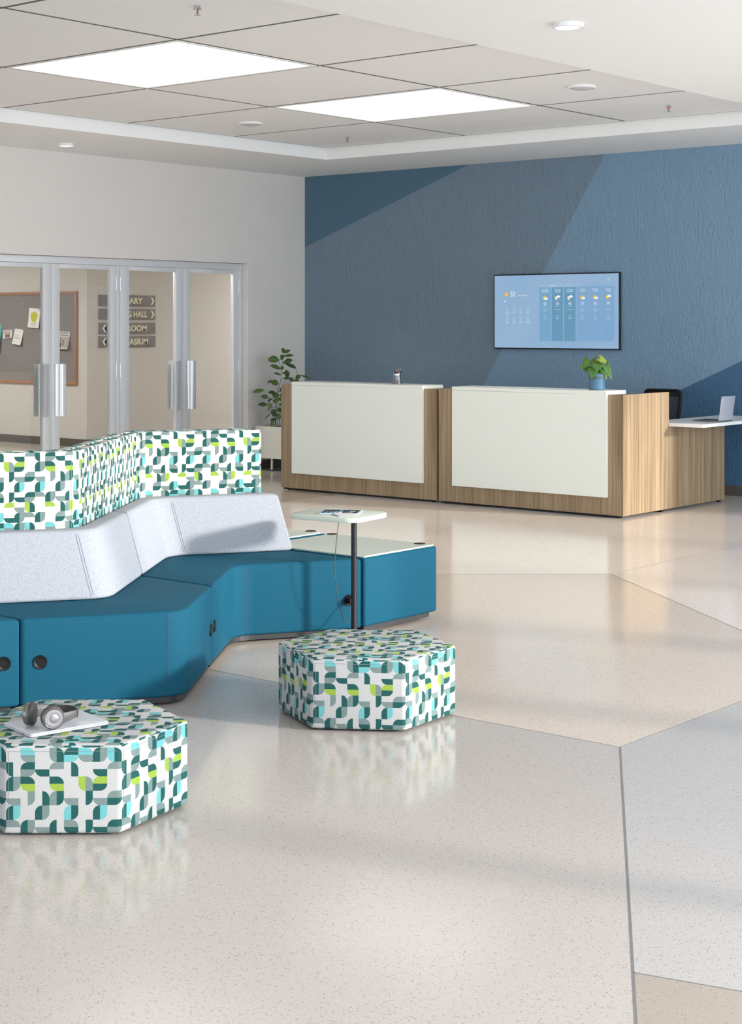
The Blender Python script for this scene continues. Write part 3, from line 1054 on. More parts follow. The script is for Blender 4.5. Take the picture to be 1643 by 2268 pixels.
# pen cup with its pens
PC = (-10.12, 12.60, 1.1135)
t = thing('pen_cup', 'flared steel pen cup on the left reception desk', 'pen cup', PC)
MB().lathe([(0.050, 0), (0.050, 0.004), (0.046, 0.015), (0.0405, 0.04), (0.0375, 0.075), (0.038, 0.104), (0.036, 0.104), (0.0355, 0.07), (0.038, 0.02), (0.005, 0.01)], 32).build('cup', 'steel', t)
MB().lathe([(0.0385, 0.08), (0.0392, 0.082), (0.0392, 0.1), (0.0386, 0.102)], 32, cap=False).build('polished_band', 'chrome', t)
pens = [(-0.016, 0.004, -0.004, 0.01, 0.118, 'black', 'black pen standing at the left of the pen cup', 'pen'),
        (-0.006, -0.01, 0.0, 0.0, 0.124, 'darkpencil', 'dark pencil with pale tip in the pen cup', 'pencil'),
        (0.008, 0.008, 0.004, 0.006, 0.132, 'navypencil', 'navy pencil with pale tip in the pen cup', 'pencil'),
        (0.012, -0.008, 0.012, 0.0, 0.112, 'orangepen', 'thick orange pen in the pen cup', 'pen'),
        (0.016, 0.01, 0.024, 0.008, 0.134, 'darkpencil', 'dark pencil leaning right in the pen cup', 'pencil'),
        (0.019, 0.0, 0.032, -0.004, 0.12, 'bluepen', 'bright blue pen leaning out of the pen cup', 'pen')]
M['darkpencil'] = mat('dark pencil', rgb(34, 28, 34), 0.5)
M['navypencil'] = mat('navy pencil', rgb(40, 30, 110), 0.5)
M['orangepen'] = mat('orange pen', rgb(226, 138, 40), 0.5)
M['bluepen'] = mat('blue pen', rgb(44, 44, 170), 0.5)
M['pencilwood'] = mat('pencil wood', rgb(222, 200, 160), 0.7)
for dx, dy, tx, ty, h, mt, lab, cat in pens:
    cs, sn = math.cos(VIEW), math.sin(VIEW)
    bxp, txp = dx * 0.5, dx * 0.9 + tx * 0.75
    b0 = Vector((PC[0] + cs * bxp - sn * dy, PC[1] + sn * bxp + cs * dy, PC[2] + 0.012))
    t0 = Vector((PC[0] + cs * txp - sn * (dy + ty), PC[1] + sn * txp + cs * (dy + ty), PC[2] + h * 1.14))
    r = 0.0075 if 'thick' in lab else 0.0042
    t = thing(cat, lab, cat, b0, 0, 'pens and pencils in the cup')
    d = t0 - b0
    MB().tube([(0, 0, 0), d * 0.86], r, 8).build('barrel', mt, t)
    if cat == 'pencil':
        MB().tube([d * 0.86, d], r, 8, 0.0008).build('tip', 'pencilwood', t)
    else:
        MB().tube([d * 0.86, d * 0.97], r * 0.9, 8, r * 0.4).build('cap', mt, t)


# ---- leaves
def leaf_mesh(length, width, heart=False, bend=0.25, fold=0.2, nl=8, nw=4):
    """leaf lying along +Y from the origin, face up +Z"""
    me = bpy.data.meshes.new('leaf')
    bm = bmesh.new()
    uvl = bm.loops.layers.uv.new('UVMap')
    rows = []
    for i in range(nl + 1):
        f = i / nl
        if heart:
            wf = (1 - f) ** 0.7 * min(1.0, (f + 0.22) / 0.36) ** 0.5 * 1.3 / 1.17 if f < 1 else 0.0
        else:
            wf = math.sin(PI * min(1.0, f * 0.96 + 0.02)) ** 0.75
        if i == nl:
            wf = 0.02
        yb = -0.26 if heart and i == 0 else 0
        row = []
        for k in range(nw + 1):
            s = k / nw * 2 - 1
            x = s * wf * width / 2
            y = f * length + (yb * length * abs(s) if heart and i < 2 else 0)
            z = -bend * length * f * f + fold * abs(x)
            row.append((bm.verts.new((x, y, z)), (k / nw, f)))
        rows.append(row)
    for i in range(nl):
        for k in range(nw):
            q4 = [rows[i][k], rows[i][k + 1], rows[i + 1][k + 1], rows[i + 1][k]]
            fc = bm.faces.new([v[0] for v in q4])
            fc.smooth = True
            for lp, v in zip(fc.loops, q4):
                lp[uvl].uv = v[1]
    bm.to_mesh(me)
    bm.free()
    return me


def put_leaf(parent, base, tip, width, material, normal, heart=False, bend=0.2, fold=0.25):
    base, tip, nrm = Vector(base), Vector(tip), Vector(normal)
    d = tip - base
    L = d.length
    y = d.normalized()
    x = y.cross(nrm)
    if x.length < 1e-3:
        x = y.cross(Vector((1, 0, 0.2)))
    x.normalize()
    z = x.cross(y)
    z = -z if z.dot(nrm) < 0 else z
    x = y.cross(z)
    me = leaf_mesh(L, width, heart, bend, fold)
    o = link('leaf', me, material, parent)
    o.matrix_local = Matrix.Translation(base) @ Matrix((x, y, z)).transposed().to_4x4()
    sol = o.modifiers.new('thickness', 'SOLIDIFY')
    sol.thickness = 0.0012
    return o


# blue pot plant on the right desk
PP = Vector((-7.865, 12.645, 1.1135))
t = thing('potted_plant', 'heart-leaved plant in a blue glazed pot on the right reception desk', 'plant', PP, VIEW)
MB().lathe([(0.068, 0), (0.074, 0.004), (0.074, 0.13), (0.076, 0.138), (0.076, 0.142), (0.07, 0.142), (0.068, 0.12), (0.01, 0.118)], 40).build('pot', 'pot', t)
for z in (0.098, 0.112):
    MB().lathe([(0.0742, z), (0.0752, z + 0.001), (0.0752, z + 0.006), (0.0742, z + 0.007)], 40, cap=False).build('pot_band', 'potband', t)
MB().lathe([(0.068, 0.119), (0.01, 0.128)], 24).build('soil', 'soil', t)
k = 1 / (14.94 * 252.0)


def pz(zx, zy, d):
    return ((zx - 770) * k, d, (1255 - zy) * k)


HL = [((500, 290), (250, 505), 320, -.02, -.07, 'leafp'), ((765, 400), (735, 620), 390, -.055, -.085, 'leafp'), ((600, 500), (560, 880), 330, -.045, -.085, 'leafp'),
      ((800, 600), (750, 815), 180, -.04, -.08, 'leafp'), ((920, 520), (965, 760), 220, -.035, -.08, 'leafp'), ((1040, 430), (1250, 915), 250, -.03, -.06, 'leafp'),
      ((865, 200), (1240, 440), 230, 0.0, 0.01, 'leafy'), ((640, 265), (815, 150), 80, 0.03, 0.05, 'leafp'), ((400, 480), (370, 650), 220, -.02, -.05, 'leafp'),
      ((1050, 640), (1080, 940), 130, 0.0, -.01, 'leafy'), ((270, 440), (258, 615), 110, 0.0, 0.0, 'leafy'), ((860, 330), (1010, 520), 170, 0.0, -.02, 'leafp'), ((700, 300), (880, 420), 200, .05, .03, 'leafy')]
for (b0, t0, wd, d0, d1, mt) in HL:
    pb, pt = pz(b0[0], b0[1], d0), pz(t0[0], t0[1], d1)
    put_leaf(t, pb, pt, wd * k * 1.12, mt, (0.1 * (1 if b0[0] > 770 else -1), -0.85, 0.5), True, 0.06, 0.18)
    st = MB().tube([(pb[0] * 0.1, d0 * 0.1, 0.12), (pb[0] * .4, d0 * .4, 0.12 + (pb[2] - .12) * .7), (pb[0] * .8, d0 * .9 + 0.006, pb[2] + 0.004), (pb[0], d0 + 0.004, pb[2])], 0.0028, 6)
    st.build('stem', 'redstem', t)

# tall plant in a planter box by the left wall
t = thing('planter_box', 'white box planter on legs holding a tall leafy plant behind the left desk', 'planter', (-13.31, 13.93, 0))
MB().box(0, 1.0, 0, 0.015, 0.145, 0.515).build('side', 'planter', t, bevel=0.002, seg=1)
MB().box(0, 1.0, 0.335, 0.35, 0.145, 0.515).build('side', 'planter', t, bevel=0.002, seg=1)
MB().box(0, 0.015, 0.015, 0.335, 0.145, 0.515).build('side', 'planter', t, bevel=0.002, seg=1)
MB().box(0.985, 1.0, 0.015, 0.335, 0.145, 0.515).build('side', 'planter', t, bevel=0.002, seg=1)
MB().box(0.015, 0.985, 0.015, 0.335, 0.145, 0.16).build('bottom', 'planter', t, smooth=False)
MB().box(0.015, 0.985, 0.015, 0.335, 0.16, 0.495).build('soil', 'soil', t, smooth=False)
for x in (0.22, 0.78):
    for y in (0.05, 0.30):
        lg = MB().lathe([(0.014, 0.012), (0.014, 0.146)], 14, x, y).build('leg', 'planter', t)
        MB().lathe([(0.008, 0), (0.012, 0.006), (0.012, 0.012)], 14, x, y).build('foot', 'black', lg)
k2 = 1 / (10.95 * 191.0)
PB = Vector((-13.31 + 0.235, 13.93 + 0.125, 0.495))
t = thing('tall_plant', 'tall green leafy plant with brown stems growing in the white box planter', 'plant', PB, VIEW)


def tz(zx, zy, d=0.0):
    return Vector(((zx - 745) * k2, d, (2015 - zy) * k2 + 0.005))


stems = [[(700, 2020), (710, 1450), (760, 1100), (830, 850), (850, 620), (870, 400), (920, 210)], [(760, 2020), (730, 1600), (740, 1200), (800, 1090), (960, 870)],
         [(800, 2020), (790, 1800), (870, 1600)], [(700, 2010), (690, 1850), (600, 1560), (520, 1300), (440, 1120)], [(800, 1090), (1040, 900), (1200, 800), (1230, 700), (1190, 590)],
         [(780, 390), (820, 530), (840, 650)], [(830, 2020), (770, 1760), (790, 1540), (800, 1440)], [(740, 1100), (700, 1000), (690, 960)], [(740, 1200), (830, 1090), (900, 980), (1000, 990)],
         [(720, 1300), (650, 1300), (500, 1390)], [(710, 1540), (600, 1540), (500, 1470)], [(760, 1230), (860, 1180), (960, 1260)]]
for i, s in enumerate(stems):
    dd = [0.03 * math.sin(i * 2.1)] * len(s)
    MB().tube([tz(p[0], p[1], -0.02 * i * .3 + 0.03) for p in s], 0.0042 if i < 4 else 0.0026, 6, 0.0018).build('stem', 'stem', t)
LV = [(925, 200, 865, 100, 100), (925, 200, 1060, 135, 80), (880, 360, 840, 255, 120), (900, 290, 1145, 245, 80), (790, 380, 515, 355, 170), (885, 460, 1110, 360, 120), (950, 470, 1210, 560, 90), (830, 600, 595, 490, 100),
      (840, 605, 900, 535, 90), (835, 740, 665, 680, 60), (860, 690, 965, 700, 60), (1010, 790, 960, 620, 100), (1040, 820, 890, 820, 70), (1140, 905, 1020, 805, 100), (1200, 850, 1305, 735, 110), (1300, 745, 1580, 810, 40),
      (1280, 915, 1530, 910, 40), (1120, 900, 1280, 880, 80), (770, 965, 590, 900, 130), (650, 885, 510, 910, 70), (430, 1110, 140, 1140, 100), (530, 1295, 350, 1245, 100), (730, 1190, 530, 1145, 90), (720, 1180, 685, 1305, 140),
      (500, 1390, 625, 1300, 60), (505, 1470, 280, 1445, 100), (620, 1435, 535, 1545, 100), (575, 1555, 510, 1600, 60), (690, 1570, 625, 1715, 110), (800, 1680, 735, 1805, 120), (690, 1785, 610, 1870, 90), (665, 1895, 580, 1995, 95),
      (740, 1320, 700, 1425, 130), (760, 1310, 885, 1350, 90), (770, 1540, 870, 1640, 130), (790, 1440, 890, 1485, 70), (590, 1650, 425, 1825, 28), (830, 1060, 890, 1185, 70), (800, 1210, 890, 1265, 60), (960, 1260, 1080, 1330, 110),
      (870, 1600, 990, 1560, 110), (820, 1750, 930, 1800, 80), (1000, 990, 1120, 1060, 110), (690, 1660, 650, 1740, 80)]
for i, (x0, y0, x1, y1, wd) in enumerate(LV):
    d0 = random.uniform(-0.04, 0.02)
    d1 = d0 - random.uniform(0.0, 0.06)
    put_leaf(t, tz(x0, y0, d0), tz(x1, y1, d1), wd * k2 * 1.25, 'leaf' if random.random() < 0.6 else 'leaf2', (random.uniform(-.3, .3), -0.75, 0.6), False, 0.12, 0.3)

# ---- wall screen with the weather page
TVx0, TVx1, TVz0, TVz1 = -10.54, -8.94, 1.430, 2.244
t = thing('wall_television', 'black-framed television on the blue wall showing a blue weather forecast', 'television', (TVx0, YB - 0.040, TVz0))
tw_, th_ = TVx1 - TVx0, TVz1 - TVz0
MB().box(0, tw_, 0, 0.022, 0, th_).build('housing', 'tvblack', t, bevel=0.002, seg=1)
MB().box(tw_ * .3, tw_ * .7, 0.022, 0.0401, th_ * .3, th_ * .7).build('wall_bracket', 'black', t, smooth=False)


def tvmat(name, a_, b_):
    m = bpy.data.materials.new(name)
    m.use_nodes = True
    nt = m.node_tree
    nt.nodes.remove(nt.nodes['Principled BSDF'])
    e = nt.nodes.new('ShaderNodeEmission')
    tc = nt.nodes.new('ShaderNodeTexCoord')
    no = nt.nodes.new('ShaderNodeTexNoise')
    no.inputs['Scale'].default_value = 1.6
    mx = nt.nodes.new('ShaderNodeMix')
    mx.data_type = 'RGBA'
    mx.inputs[6].default_value = a_
    mx.inputs[7].default_value = b_
    nt.links.new(tc.outputs['Object'], no.inputs['Vector'])
    nt.links.new(no.outputs['Fac'], mx.inputs[0])
    e.inputs['Strength'].default_value = PAGE
    nt.links.new(mx.outputs[2], e.inputs['Color'])
    nt.links.new(e.outputs[0], nt.nodes['Material Output'].inputs['Surface'])
    return m


scr = MB().box(0.013, tw_ - 0.013, -0.0012, 0.001, 0.014, th_ - 0.014).build('display', tvmat('weather page', rgb(156, 182, 208), rgb(128, 164, 200)), t, smooth=False)
TW = emis('page lettering', rgb(226, 234, 240), 1.0)
TWf = emis('page faint lettering', rgb(178, 200, 220), 1.0)
TC1, TC2 = emis('page column light', rgb(116, 162, 196), 1.0), emis('page column dark', rgb(104, 150, 180), 1.0)
TY, TO = emis('page sun', rgb(224, 192, 84), 1.0), emis('page sun edge', rgb(232, 160, 60), 1.0)
SW, SH = tw_, th_


def sx_(p):      # fractions across the housing -> metres
    return p * SW


def flat(pts, m, d, nm='page_graphic'):
    sheet(MB(), [(p[0] * SW, -d, p[1] * SH) for p in pts]).build(nm, m, scr, smooth=False)


for i in range(6):
    c0 = 0.376 + i * 0.098
    if i < 3:
        flat([(c0, 0.11), (c0 + 0.091, 0.11), (c0 + 0.091, 0.815), (c0, 0.815)], TC1 if i == 0 else TC2, 0.0016)
    else:
        flat([(c0, 0.11), (c0 + 0.094, 0.11), (c0 + 0.094, 0.825), (c0, 0.825)], emis('page column pale', rgb(126, 164, 200), 1.0), 0.0016)
wt, wf = MB(), MB()


def say(mb, s, x, z, size, align='CENTER', sxx=1.0):
    vs_, fs = text_mesh(s, size, sxx, 0.0, align)
    o = MB().add([(x * SW + p[0], -0.0022, z * SH + p[1]) for p in vs_], fs).build('page_lettering', TW if mb is wt else TWf, scr, smooth=False)
    tag(o, kind='stuff')


say(wt, '50', 0.137, 0.70, 0.082, 'LEFT', 0.85)
say(wt, 'Feels Like 50', 0.203, 0.707, 0.022, 'LEFT')
say(wt, 'Fair', 0.083, 0.63, 0.028, 'LEFT')
for s, x, mb in (('Forecast', 0.376, wf), ('Overview', 0.45, wt), ('Hourly', 0.528, wf), ('36 Hours', 0.587, wf), ('14 Days', 0.664, wf)):
    say(mb, s, x, 0.832, 0.023, 'LEFT', 0.95)
cols = [('Thursday', 'Afternoon', '55', 'A mix of sun and', 'clouds', '30%'), ('Thursday', 'Evening', '50', 'Partly cloudy', '', '30%'), ('Thursday', 'Overnight', '45', 'Partly cloudy', '', '20%'),
        ('Friday', '15 April', '57', 'A mix of sun and', 'clouds', '30%'), ('Saturday', '16 April', '63', 'A mix of sun and', 'clouds', '20%'), ('Sunday', '17 April', '70', 'Mostly sunny', '', '20%')]
for i, (d1, d2, tp, c1, c2, pc) in enumerate(cols):
    cxx = 0.422 + i * 0.0985
    say(wt, d1, cxx, 0.777, 0.022)
    say(wt, d2, cxx, 0.752, 0.022)
    say(wt, tp, cxx, 0.582, 0.046, 'CENTER', 0.92)
    say(wf, 'Feels Like ' + tp, cxx, 0.558, 0.011)
    say(wt, c1, cxx, 0.517, 0.0125)
    if c2:
        say(wt, c2, cxx, 0.499, 0.0125)
    say(wf, pc, cxx, 0.398, 0.03, 'CENTER', 0.9)
    say(wf, 'o', cxx, 0.435, 0.034, 'CENTER', 1.2)
    # icon: sun or moon with a cloud
    yc = 0.68
    sunc = [(cxx - 0.006 + 0.011 * math.cos(a_), yc + 0.022 * math.sin(a_)) for a_ in [2 * PI * q_ / 18 for q_ in range(18)]]
    if i in (1, 2):
        flat([(cxx - 0.006 + 0.014 * math.cos(a_), yc - 0.005 + 0.026 * math.sin(a_)) for a_ in [PI * .4 + PI * 1.2 * q_ / 12 for q_ in range(13)]], emis('page moon', rgb(226, 214, 196), 1.0), 0.002)
    else:
        ray = []
        for q_ in range(20):
            a_ = 2 * PI * q_ / 20
            rr = 0.0155 if q_ % 2 else 0.0115
            ray.append((cxx - 0.006 + rr * math.cos(a_), yc + 2 * rr * math.sin(a_)))
        flat(ray, TO, 0.0019)
        flat(sunc, TY, 0.0021)
    oy = 0.012 if i in (1, 2, 5) else -0.012
    cl = [(cxx - 0.006, yc + oy - 0.014), (cxx + 0.018, yc + oy - 0.014), (cxx + 0.022, yc + oy), (cxx + 0.016, yc + oy + 0.014), (cxx + 0.009, yc + oy + 0.022), (cxx + 0.002, yc + oy + 0.014), (cxx - 0.006, yc + oy + 0.006), (cxx - 0.01, yc + oy - 0.006)]
    flat(cl, TW, 0.0023)
flat([(0.107 + 0.0165 * math.cos(a_), 0.729 + 0.032 * math.sin(a_)) for a_ in [2 * PI * q_ / 20 for q_ in range(20)]], TO, 0.0019)
flat([(0.107 + 0.012 * math.cos(a_), 0.729 + 0.024 * math.sin(a_)) for a_ in [2 * PI * q_ / 20 for q_ in range(20)]], TY, 0.0021)
grid = [('Wind', '5mph NW', 'Gust 6'), ('Humidity', '47%', ''), ('Pressure', '1018mb', ''), ('Visibility', '10 mi', ''), ('Ceiling', '30000ft', ''), ('Sunrise', '06:15', ''), ('Sunset', '19:54', ''), ('Yesterday', 'H 52 L 40', '')]
for i, (g1, g2, g3) in enumerate(grid):
    gx, gz = 0.113 + 0.056 * (i % 4), 0.488 - 0.125 * (i // 4)
    say(wt, g1, gx, gz, 0.0145)
    say(wt, g2, gx, gz - 0.022, 0.0145)
    if g3:
        say(wt, g3, gx, gz - 0.044, 0.0145)
    say(wf, 'O', gx, gz + 0.027, 0.045)
ring = [(0.914 * SW, -0.0022, 0.895 * SH)]
for q_ in range(16):
    a0, a1 = 2 * PI * q_ / 16, 2 * PI * (q_ + 1) / 16
    sheet(wt, [(0.914 * SW + r_ * math.cos(aa), -0.0022, 0.908 * SH + r_ * math.sin(aa)) for r_, aa in ((0.008, a0), (0.008, a1), (0.0105, a1), (0.0105, a0))])
sheet(wt, [(0.92 * SW - 0.001, -0.0022, 0.9 * SH), (0.928 * SW - 0.001, -0.0022, 0.884 * SH), (0.928 * SW + 0.002, -0.0022, 0.886 * SH), (0.92 * SW + 0.002, -0.0022, 0.902 * SH)])
tag(wt.build('search_icon', TW, scr, smooth=False), kind='stuff')

# ================================================================== THE LOUNGE SEATING
BZ0, BZ1 = 0.04, 0.42
DEP = Vector((-0.766, 0.643))                   # direction from the seat front to its back
A0, AB_, A1 = Vector((-1.516, 7.150)), Vector((-0.828, 7.355)), Vector((-0.776, 8.066))
BB_, B1 = Vector((-0.722, 8.760)), Vector((-0.046, 8.997))
B0 = A1 + (B1 - A1) * 0.0
SHIFT = (A0 - B1)                               # the next module to the left repeats the concave one


def fillet(p0, p1, p2, t_, n=8):
    """p0 - rounded p1 - p2"""
    d0, d2 = (p0 - p1).normalized(), (p2 - p1).normalized()
    a_, c_ = p1 + d0 * t_, p1 + d2 * t_
    out = []
    for i in range(n + 1):
        f = i / n
        out.append(a_ * (1 - f) ** 2 + p1 * 2 * f * (1 - f) + c_ * f * f)
    return out


def path_of(kind):
    if kind == 'A':
        p0, p1, p2 = A0, AB_, A1
    else:
        p0, p1, p2 = A1, BB_, B1
    ex0, ex1 = (p1 - p0).normalized() * 0.004, (p1 - p2).normalized() * 0.004
    return [p0 + ex0] + fillet(p0, p1, p2, 0.11) + [p2 + ex1]


ORG = Vector((-0.776, 8.066))


def loc2(p):
    return (p.x - ORG.x, p.y - ORG.y)


def bench(label, kind, shift=Vector((0, 0)), outlets=(), group='teal seating modules'):
    loc = W(ORG.x + shift.x, ORG.y + shift.y)
    t = thing('bench_module', label, 'bench', loc, VIEW, group)
    pa = path_of(kind)
    poly = [loc2(p) for p in pa] + [loc2(p + DEP * 0.745) for p in reversed(pa)]
    MB().prism(poly, BZ0, BZ1).build('upholstery', 'teal', t, bevel=0.016, seg=4, bevel_angle=50)
    ins = inset(poly, 0.022)
    MB().prism(ins, 0.012, BZ0 + 0.005).build('plinth', 'plinth', t, smooth=False)
    for i in (1, len(pa) // 2, len(pa) - 2):
        p = pa[i] + DEP * 0.075
        if i == 1:
            p = p + (pa[1] - pa[0]).normalized() * -0.5
        if i == len(pa) - 2:
            p = p + (pa[-1] - pa[-2]).normalized() * 0.5
        MB().lathe([(0.018, 0), (0.018, 0.006), (0.008, 0.008), (0.008, 0.02)], 14, *loc2(p)).build('glide', 'black', t)
    # vertical seam at the bend and rows of stitching
    nrm_ = []
    for i, p in enumerate(pa):
        d_ = (pa[min(i + 1, len(pa) - 1)] - pa[max(i - 1, 0)]).normalized()
        nrm_.append(Vector((d_.y, -d_.x)))
    im = len(pa) // 2 - (3 if kind == 'A' else -2)
    p = pa[im] + nrm_[im] * 0.0006
    MB().tube([(*loc2(p), BZ0 + 0.01), (*loc2(p), BZ1 - 0.012)], 0.0011, 6).build('seam', 'tealdark', t)
    # stitches: short dashes 22 mm below the top edge, following the face
    st = MB()
    for i in range(len(pa) - 1):
        q0, q1 = pa[i], pa[i + 1]
        Ls = (q1 - q0).length
        d_ = (q1 - q0) / Ls
        n_ = Vector((d_.y, -d_.x))
        s_ = 0.02 if i == 0 else 0.0
        while s_ + 0.005 < Ls - (0.02 if i == len(pa) - 2 else 0):
            c0, c1 = q0 + d_ * s_ + n_ * 0.0004, q0 + d_ * (s_ + 0.005) + n_ * 0.0004
            for zz in (BZ1 - 0.026,):
                st.add([(*loc2(c0), zz), (*loc2(c1), zz), (*loc2(c1), zz + 0.0012), (*loc2(c0), zz + 0.0012)], [(0, 1, 2, 3)])
            s_ += 0.0085
    for off in (-0.008, 0.008):
        d_ = (pa[im + 1] - pa[im - 1]).normalized()
        c0 = pa[im] + d_ * off + nrm_[im] * 0.0008
        c1 = c0 + d_ * 0.0012
        zz = BZ0 + 0.02
        while zz < BZ1 - 0.03:
            st.add([(*loc2(c0), zz), (*loc2(c1), zz), (*loc2(c1), zz + 0.005), (*loc2(c0), zz + 0.005)], [(0, 1, 2, 3)])
            zz += 0.0085
    tag(st.build('stitching', 'stitch', t, smooth=False), kind='stuff')
    # round power outlets on the face
    for (s_frac, leg, z, plug) in outlets:
        q0, q1 = (pa[0], pa[1]) if leg == 0 else (pa[-2], pa[-1])
        p = q0 + (q1 - q0) * s_frac
        d_ = (q1 - q0).normalized()
        n_ = Vector((d_.y, -d_.x))
        mtx = Matrix.Translation((*loc2(p), z)) @ Matrix(((d_.x, 0, n_.x), (d_.y, 0, n_.y), (0, 1, 0))).to_4x4()
        od = MB().lathe([(0.031, -0.002), (0.031, 0.003), (0.029, 0.006), (0.024, 0.0055), (0.0175, 0.0015), (0.0165, 0.0025)], 32)
        od.move(mtx)
        oo = od.build('power_outlet', 'black', t)
        sl = MB()
        sl.box(-0.0085, -0.0062, 0.001, 0.009, 0.0024, 0.0029)
        sl.box(0.0052, 0.0072, 0.001, 0.0085, 0.0024, 0.0029)
        sl.lathe([(0.0022, 0.0024), (0.0022, 0.0029)], 10, 0, -0.007)
        sl.move(mtx)
        sl.build('socket_slot', 'darkslot', oo, smooth=False)
    return t


bench('teal bench module with convex bend, behind the ottoman with the headphones', 'A', outlets=((0.125, 0, 0.229, 0), (0.92, 1, 0.212, 0)))
bench('teal bench module with concave bend, behind the dark pole of the side table', 'B', outlets=((0.075, 0, 0.215, 0), (0.875, 1, 0.198, 0)))
bench('teal bench module cut by the left edge of the picture', 'B', SHIFT, outlets=((0.88, 1, 0.232, 0),))


def sweep_uv(pa, prof, name, material, parent, cell=None, closed=True, bevel=0.012, u0=0.0, v0=0.0):
    """sweep a (depth, height) profile along the plan path by translation in DEP; uv in pattern cells"""
    bm = bmesh.new()
    rows = []
    for p in pa:
        row = []
        for d_, z in prof:
            q_ = p + DEP * d_
            row.append(bm.verts.new((*loc2(q_), z)))
        rows.append(row)
    n = len(prof)
    for i in range(len(pa) - 1):
        for k_ in range(n):
            k3 = (k_ + 1) % n
            bm.faces.new((rows[i][k_], rows[i + 1][k_], rows[i + 1][k3], rows[i][k3]))
    bm.faces.new(rows[0])
    bm.faces.new(rows[-1][::-1])
    bmesh.ops.recalc_face_normals(bm, faces=bm.faces)
    es = [e for e in bm.edges if len(e.link_faces) == 2 and e.calc_face_angle(0) > math.radians(42)]
    bmesh.ops.bevel(bm, geom=es, offset=bevel, segments=4, profile=0.5, affect='EDGES', clamp_overlap=True)
    uvl = bm.loops.layers.uv.new('UVMap')
    if cell:
        acc = [0.0]
        for i in range(len(pa) - 1):
            acc.append(acc[-1] + (pa[i + 1] - pa[i]).length)

        def along(x, y):
            best = (1e9, 0)
            pt = Vector((x + ORG.x, y + ORG.y))
            for i in range(len(pa) - 1):
                q0 = pa[i] + DEP * prof[0][0]
                dd = pa[i + 1] - pa[i]
                f = max(0, min(1, (pt - q0).dot(dd) / dd.length_squared))
                ds = (q0 + dd * f - pt).length
                if ds < best[0]:
                    best = (ds, acc[i] + f * dd.length)
            return best
        for f in bm.faces:
            top = abs(f.normal.z) > 0.75
            for lp in f.loops:
                c = lp.vert.co
                ds, s_ = along(c.x, c.y)
                if top:
                    lp[uvl].uv = (u0 + s_ / cell, v0 + (c.z + ds) / cell)
                else:
                    lp[uvl].uv = (u0 + (s_ + (ds if abs(f.normal.dot(Vector((DEP.x, DEP.y, 0)))) < 0.3 else 0)) / cell, v0 + c.z / cell)
    for f in bm.faces:
        f.smooth = True
    me = bpy.data.meshes.new(name)
    bm.to_mesh(me)
    bm.free()
    me.set_sharp_from_angle(angle=math.radians(40))
    return link(name, me, material, parent)


BPROF = [(0.498, BZ1 + 0.0008), (0.621, 0.734), (0.744, 0.734), (0.744, BZ1 + 0.0008)]


def backrest(label, kind, shift=Vector((0, 0))):
    t = thing('backrest', label, 'backrest', W(ORG.x + shift.x, ORG.y + shift.y), VIEW, 'light grey backrests')
    pa = path_of(kind)
    sweep_uv(pa, BPROF, 'cushion', 'grey_fab', t, bevel=0.02)
    im = len(pa) // 2 - (3 if kind == 'A' else -3)
    for off in (-0.006, 0.006):
        d_ = (pa[im + 1] - pa[im - 1]).normalized()
        pts = []
        for dd, z in ((0.505, 0.44), (0.608, 0.70), (0.616, 0.716), (0.626, 0.727)):
            q_ = pa[im] + d_ * off + DEP * (dd - 0.002)
            pts.append((*loc2(q_), z))
        MB().tube(pts, 0.0007, 5).build('seam', 'seamgrey', t)
    return t


backrest('light grey backrest on the convex bench, in front of the patterned screen', 'A')
backrest('light grey backrest on the concave bench, ending beside the table tops', 'B')
backrest('light grey backrest cut by the left edge of the picture', 'B', SHIFT)

full = [p + SHIFT for p in path_of('B')][:-1] + path_of('A')[:-1] + path_of('B')[1:]
CELL = 0.0478
t = thing('privacy_screen', 'tall patterned screen with teal, lime and aqua shapes behind the backrests', 'screen', W(ORG.x, ORG.y), VIEW, 'patterned privacy screens')
sweep_uv(full, [(0.752, 0.06), (0.752, 1.095), (0.826, 1.095), (0.826, 0.06)], 'upholstery', 'pat_screen', t, CELL, bevel=0.014)
for kx in (len(path_of('B')) + 5 - 1, len(full) - 7):
    p = full[kx] + DEP * 0.7515
    MB().tube([(*loc2(p), 0.1), (*loc2(p), 1.082)], 0.0012, 5).build('seam', 'seamgrey', t)
t = thing('privacy_screen', 'patterned screen standing back to back behind the front screen', 'screen', W(ORG.x, ORG.y), VIEW, 'patterned privacy screens')
sweep_uv(full, [(0.836, 0.06), (0.836, 1.095), (0.91, 1.095), (0.91, 0.06)], 'upholstery', 'pat_screen', t, CELL, bevel=0.014, u0=3)
for p in (full[2], full[len(full) // 2], full[-3]):
    q_ = p + DEP * 0.873
    MB().lathe([(0.02, 0), (0.02, 0.065)], 12, *loc2(q_)).build('glide', 'black', t)

# table modules at the end of the run
TA, TB, TCn = Vector((-0.036, 9.022)), Vector((0.384, 9.530)), Vector((-0.262, 10.052))
TX = (TB - TA).normalized()
TYv = Vector((-TX.y, TX.x))
LW, LD = (TB - TA).length, 0.815
rot = VIEW + math.atan2(TX.y, TX.x)


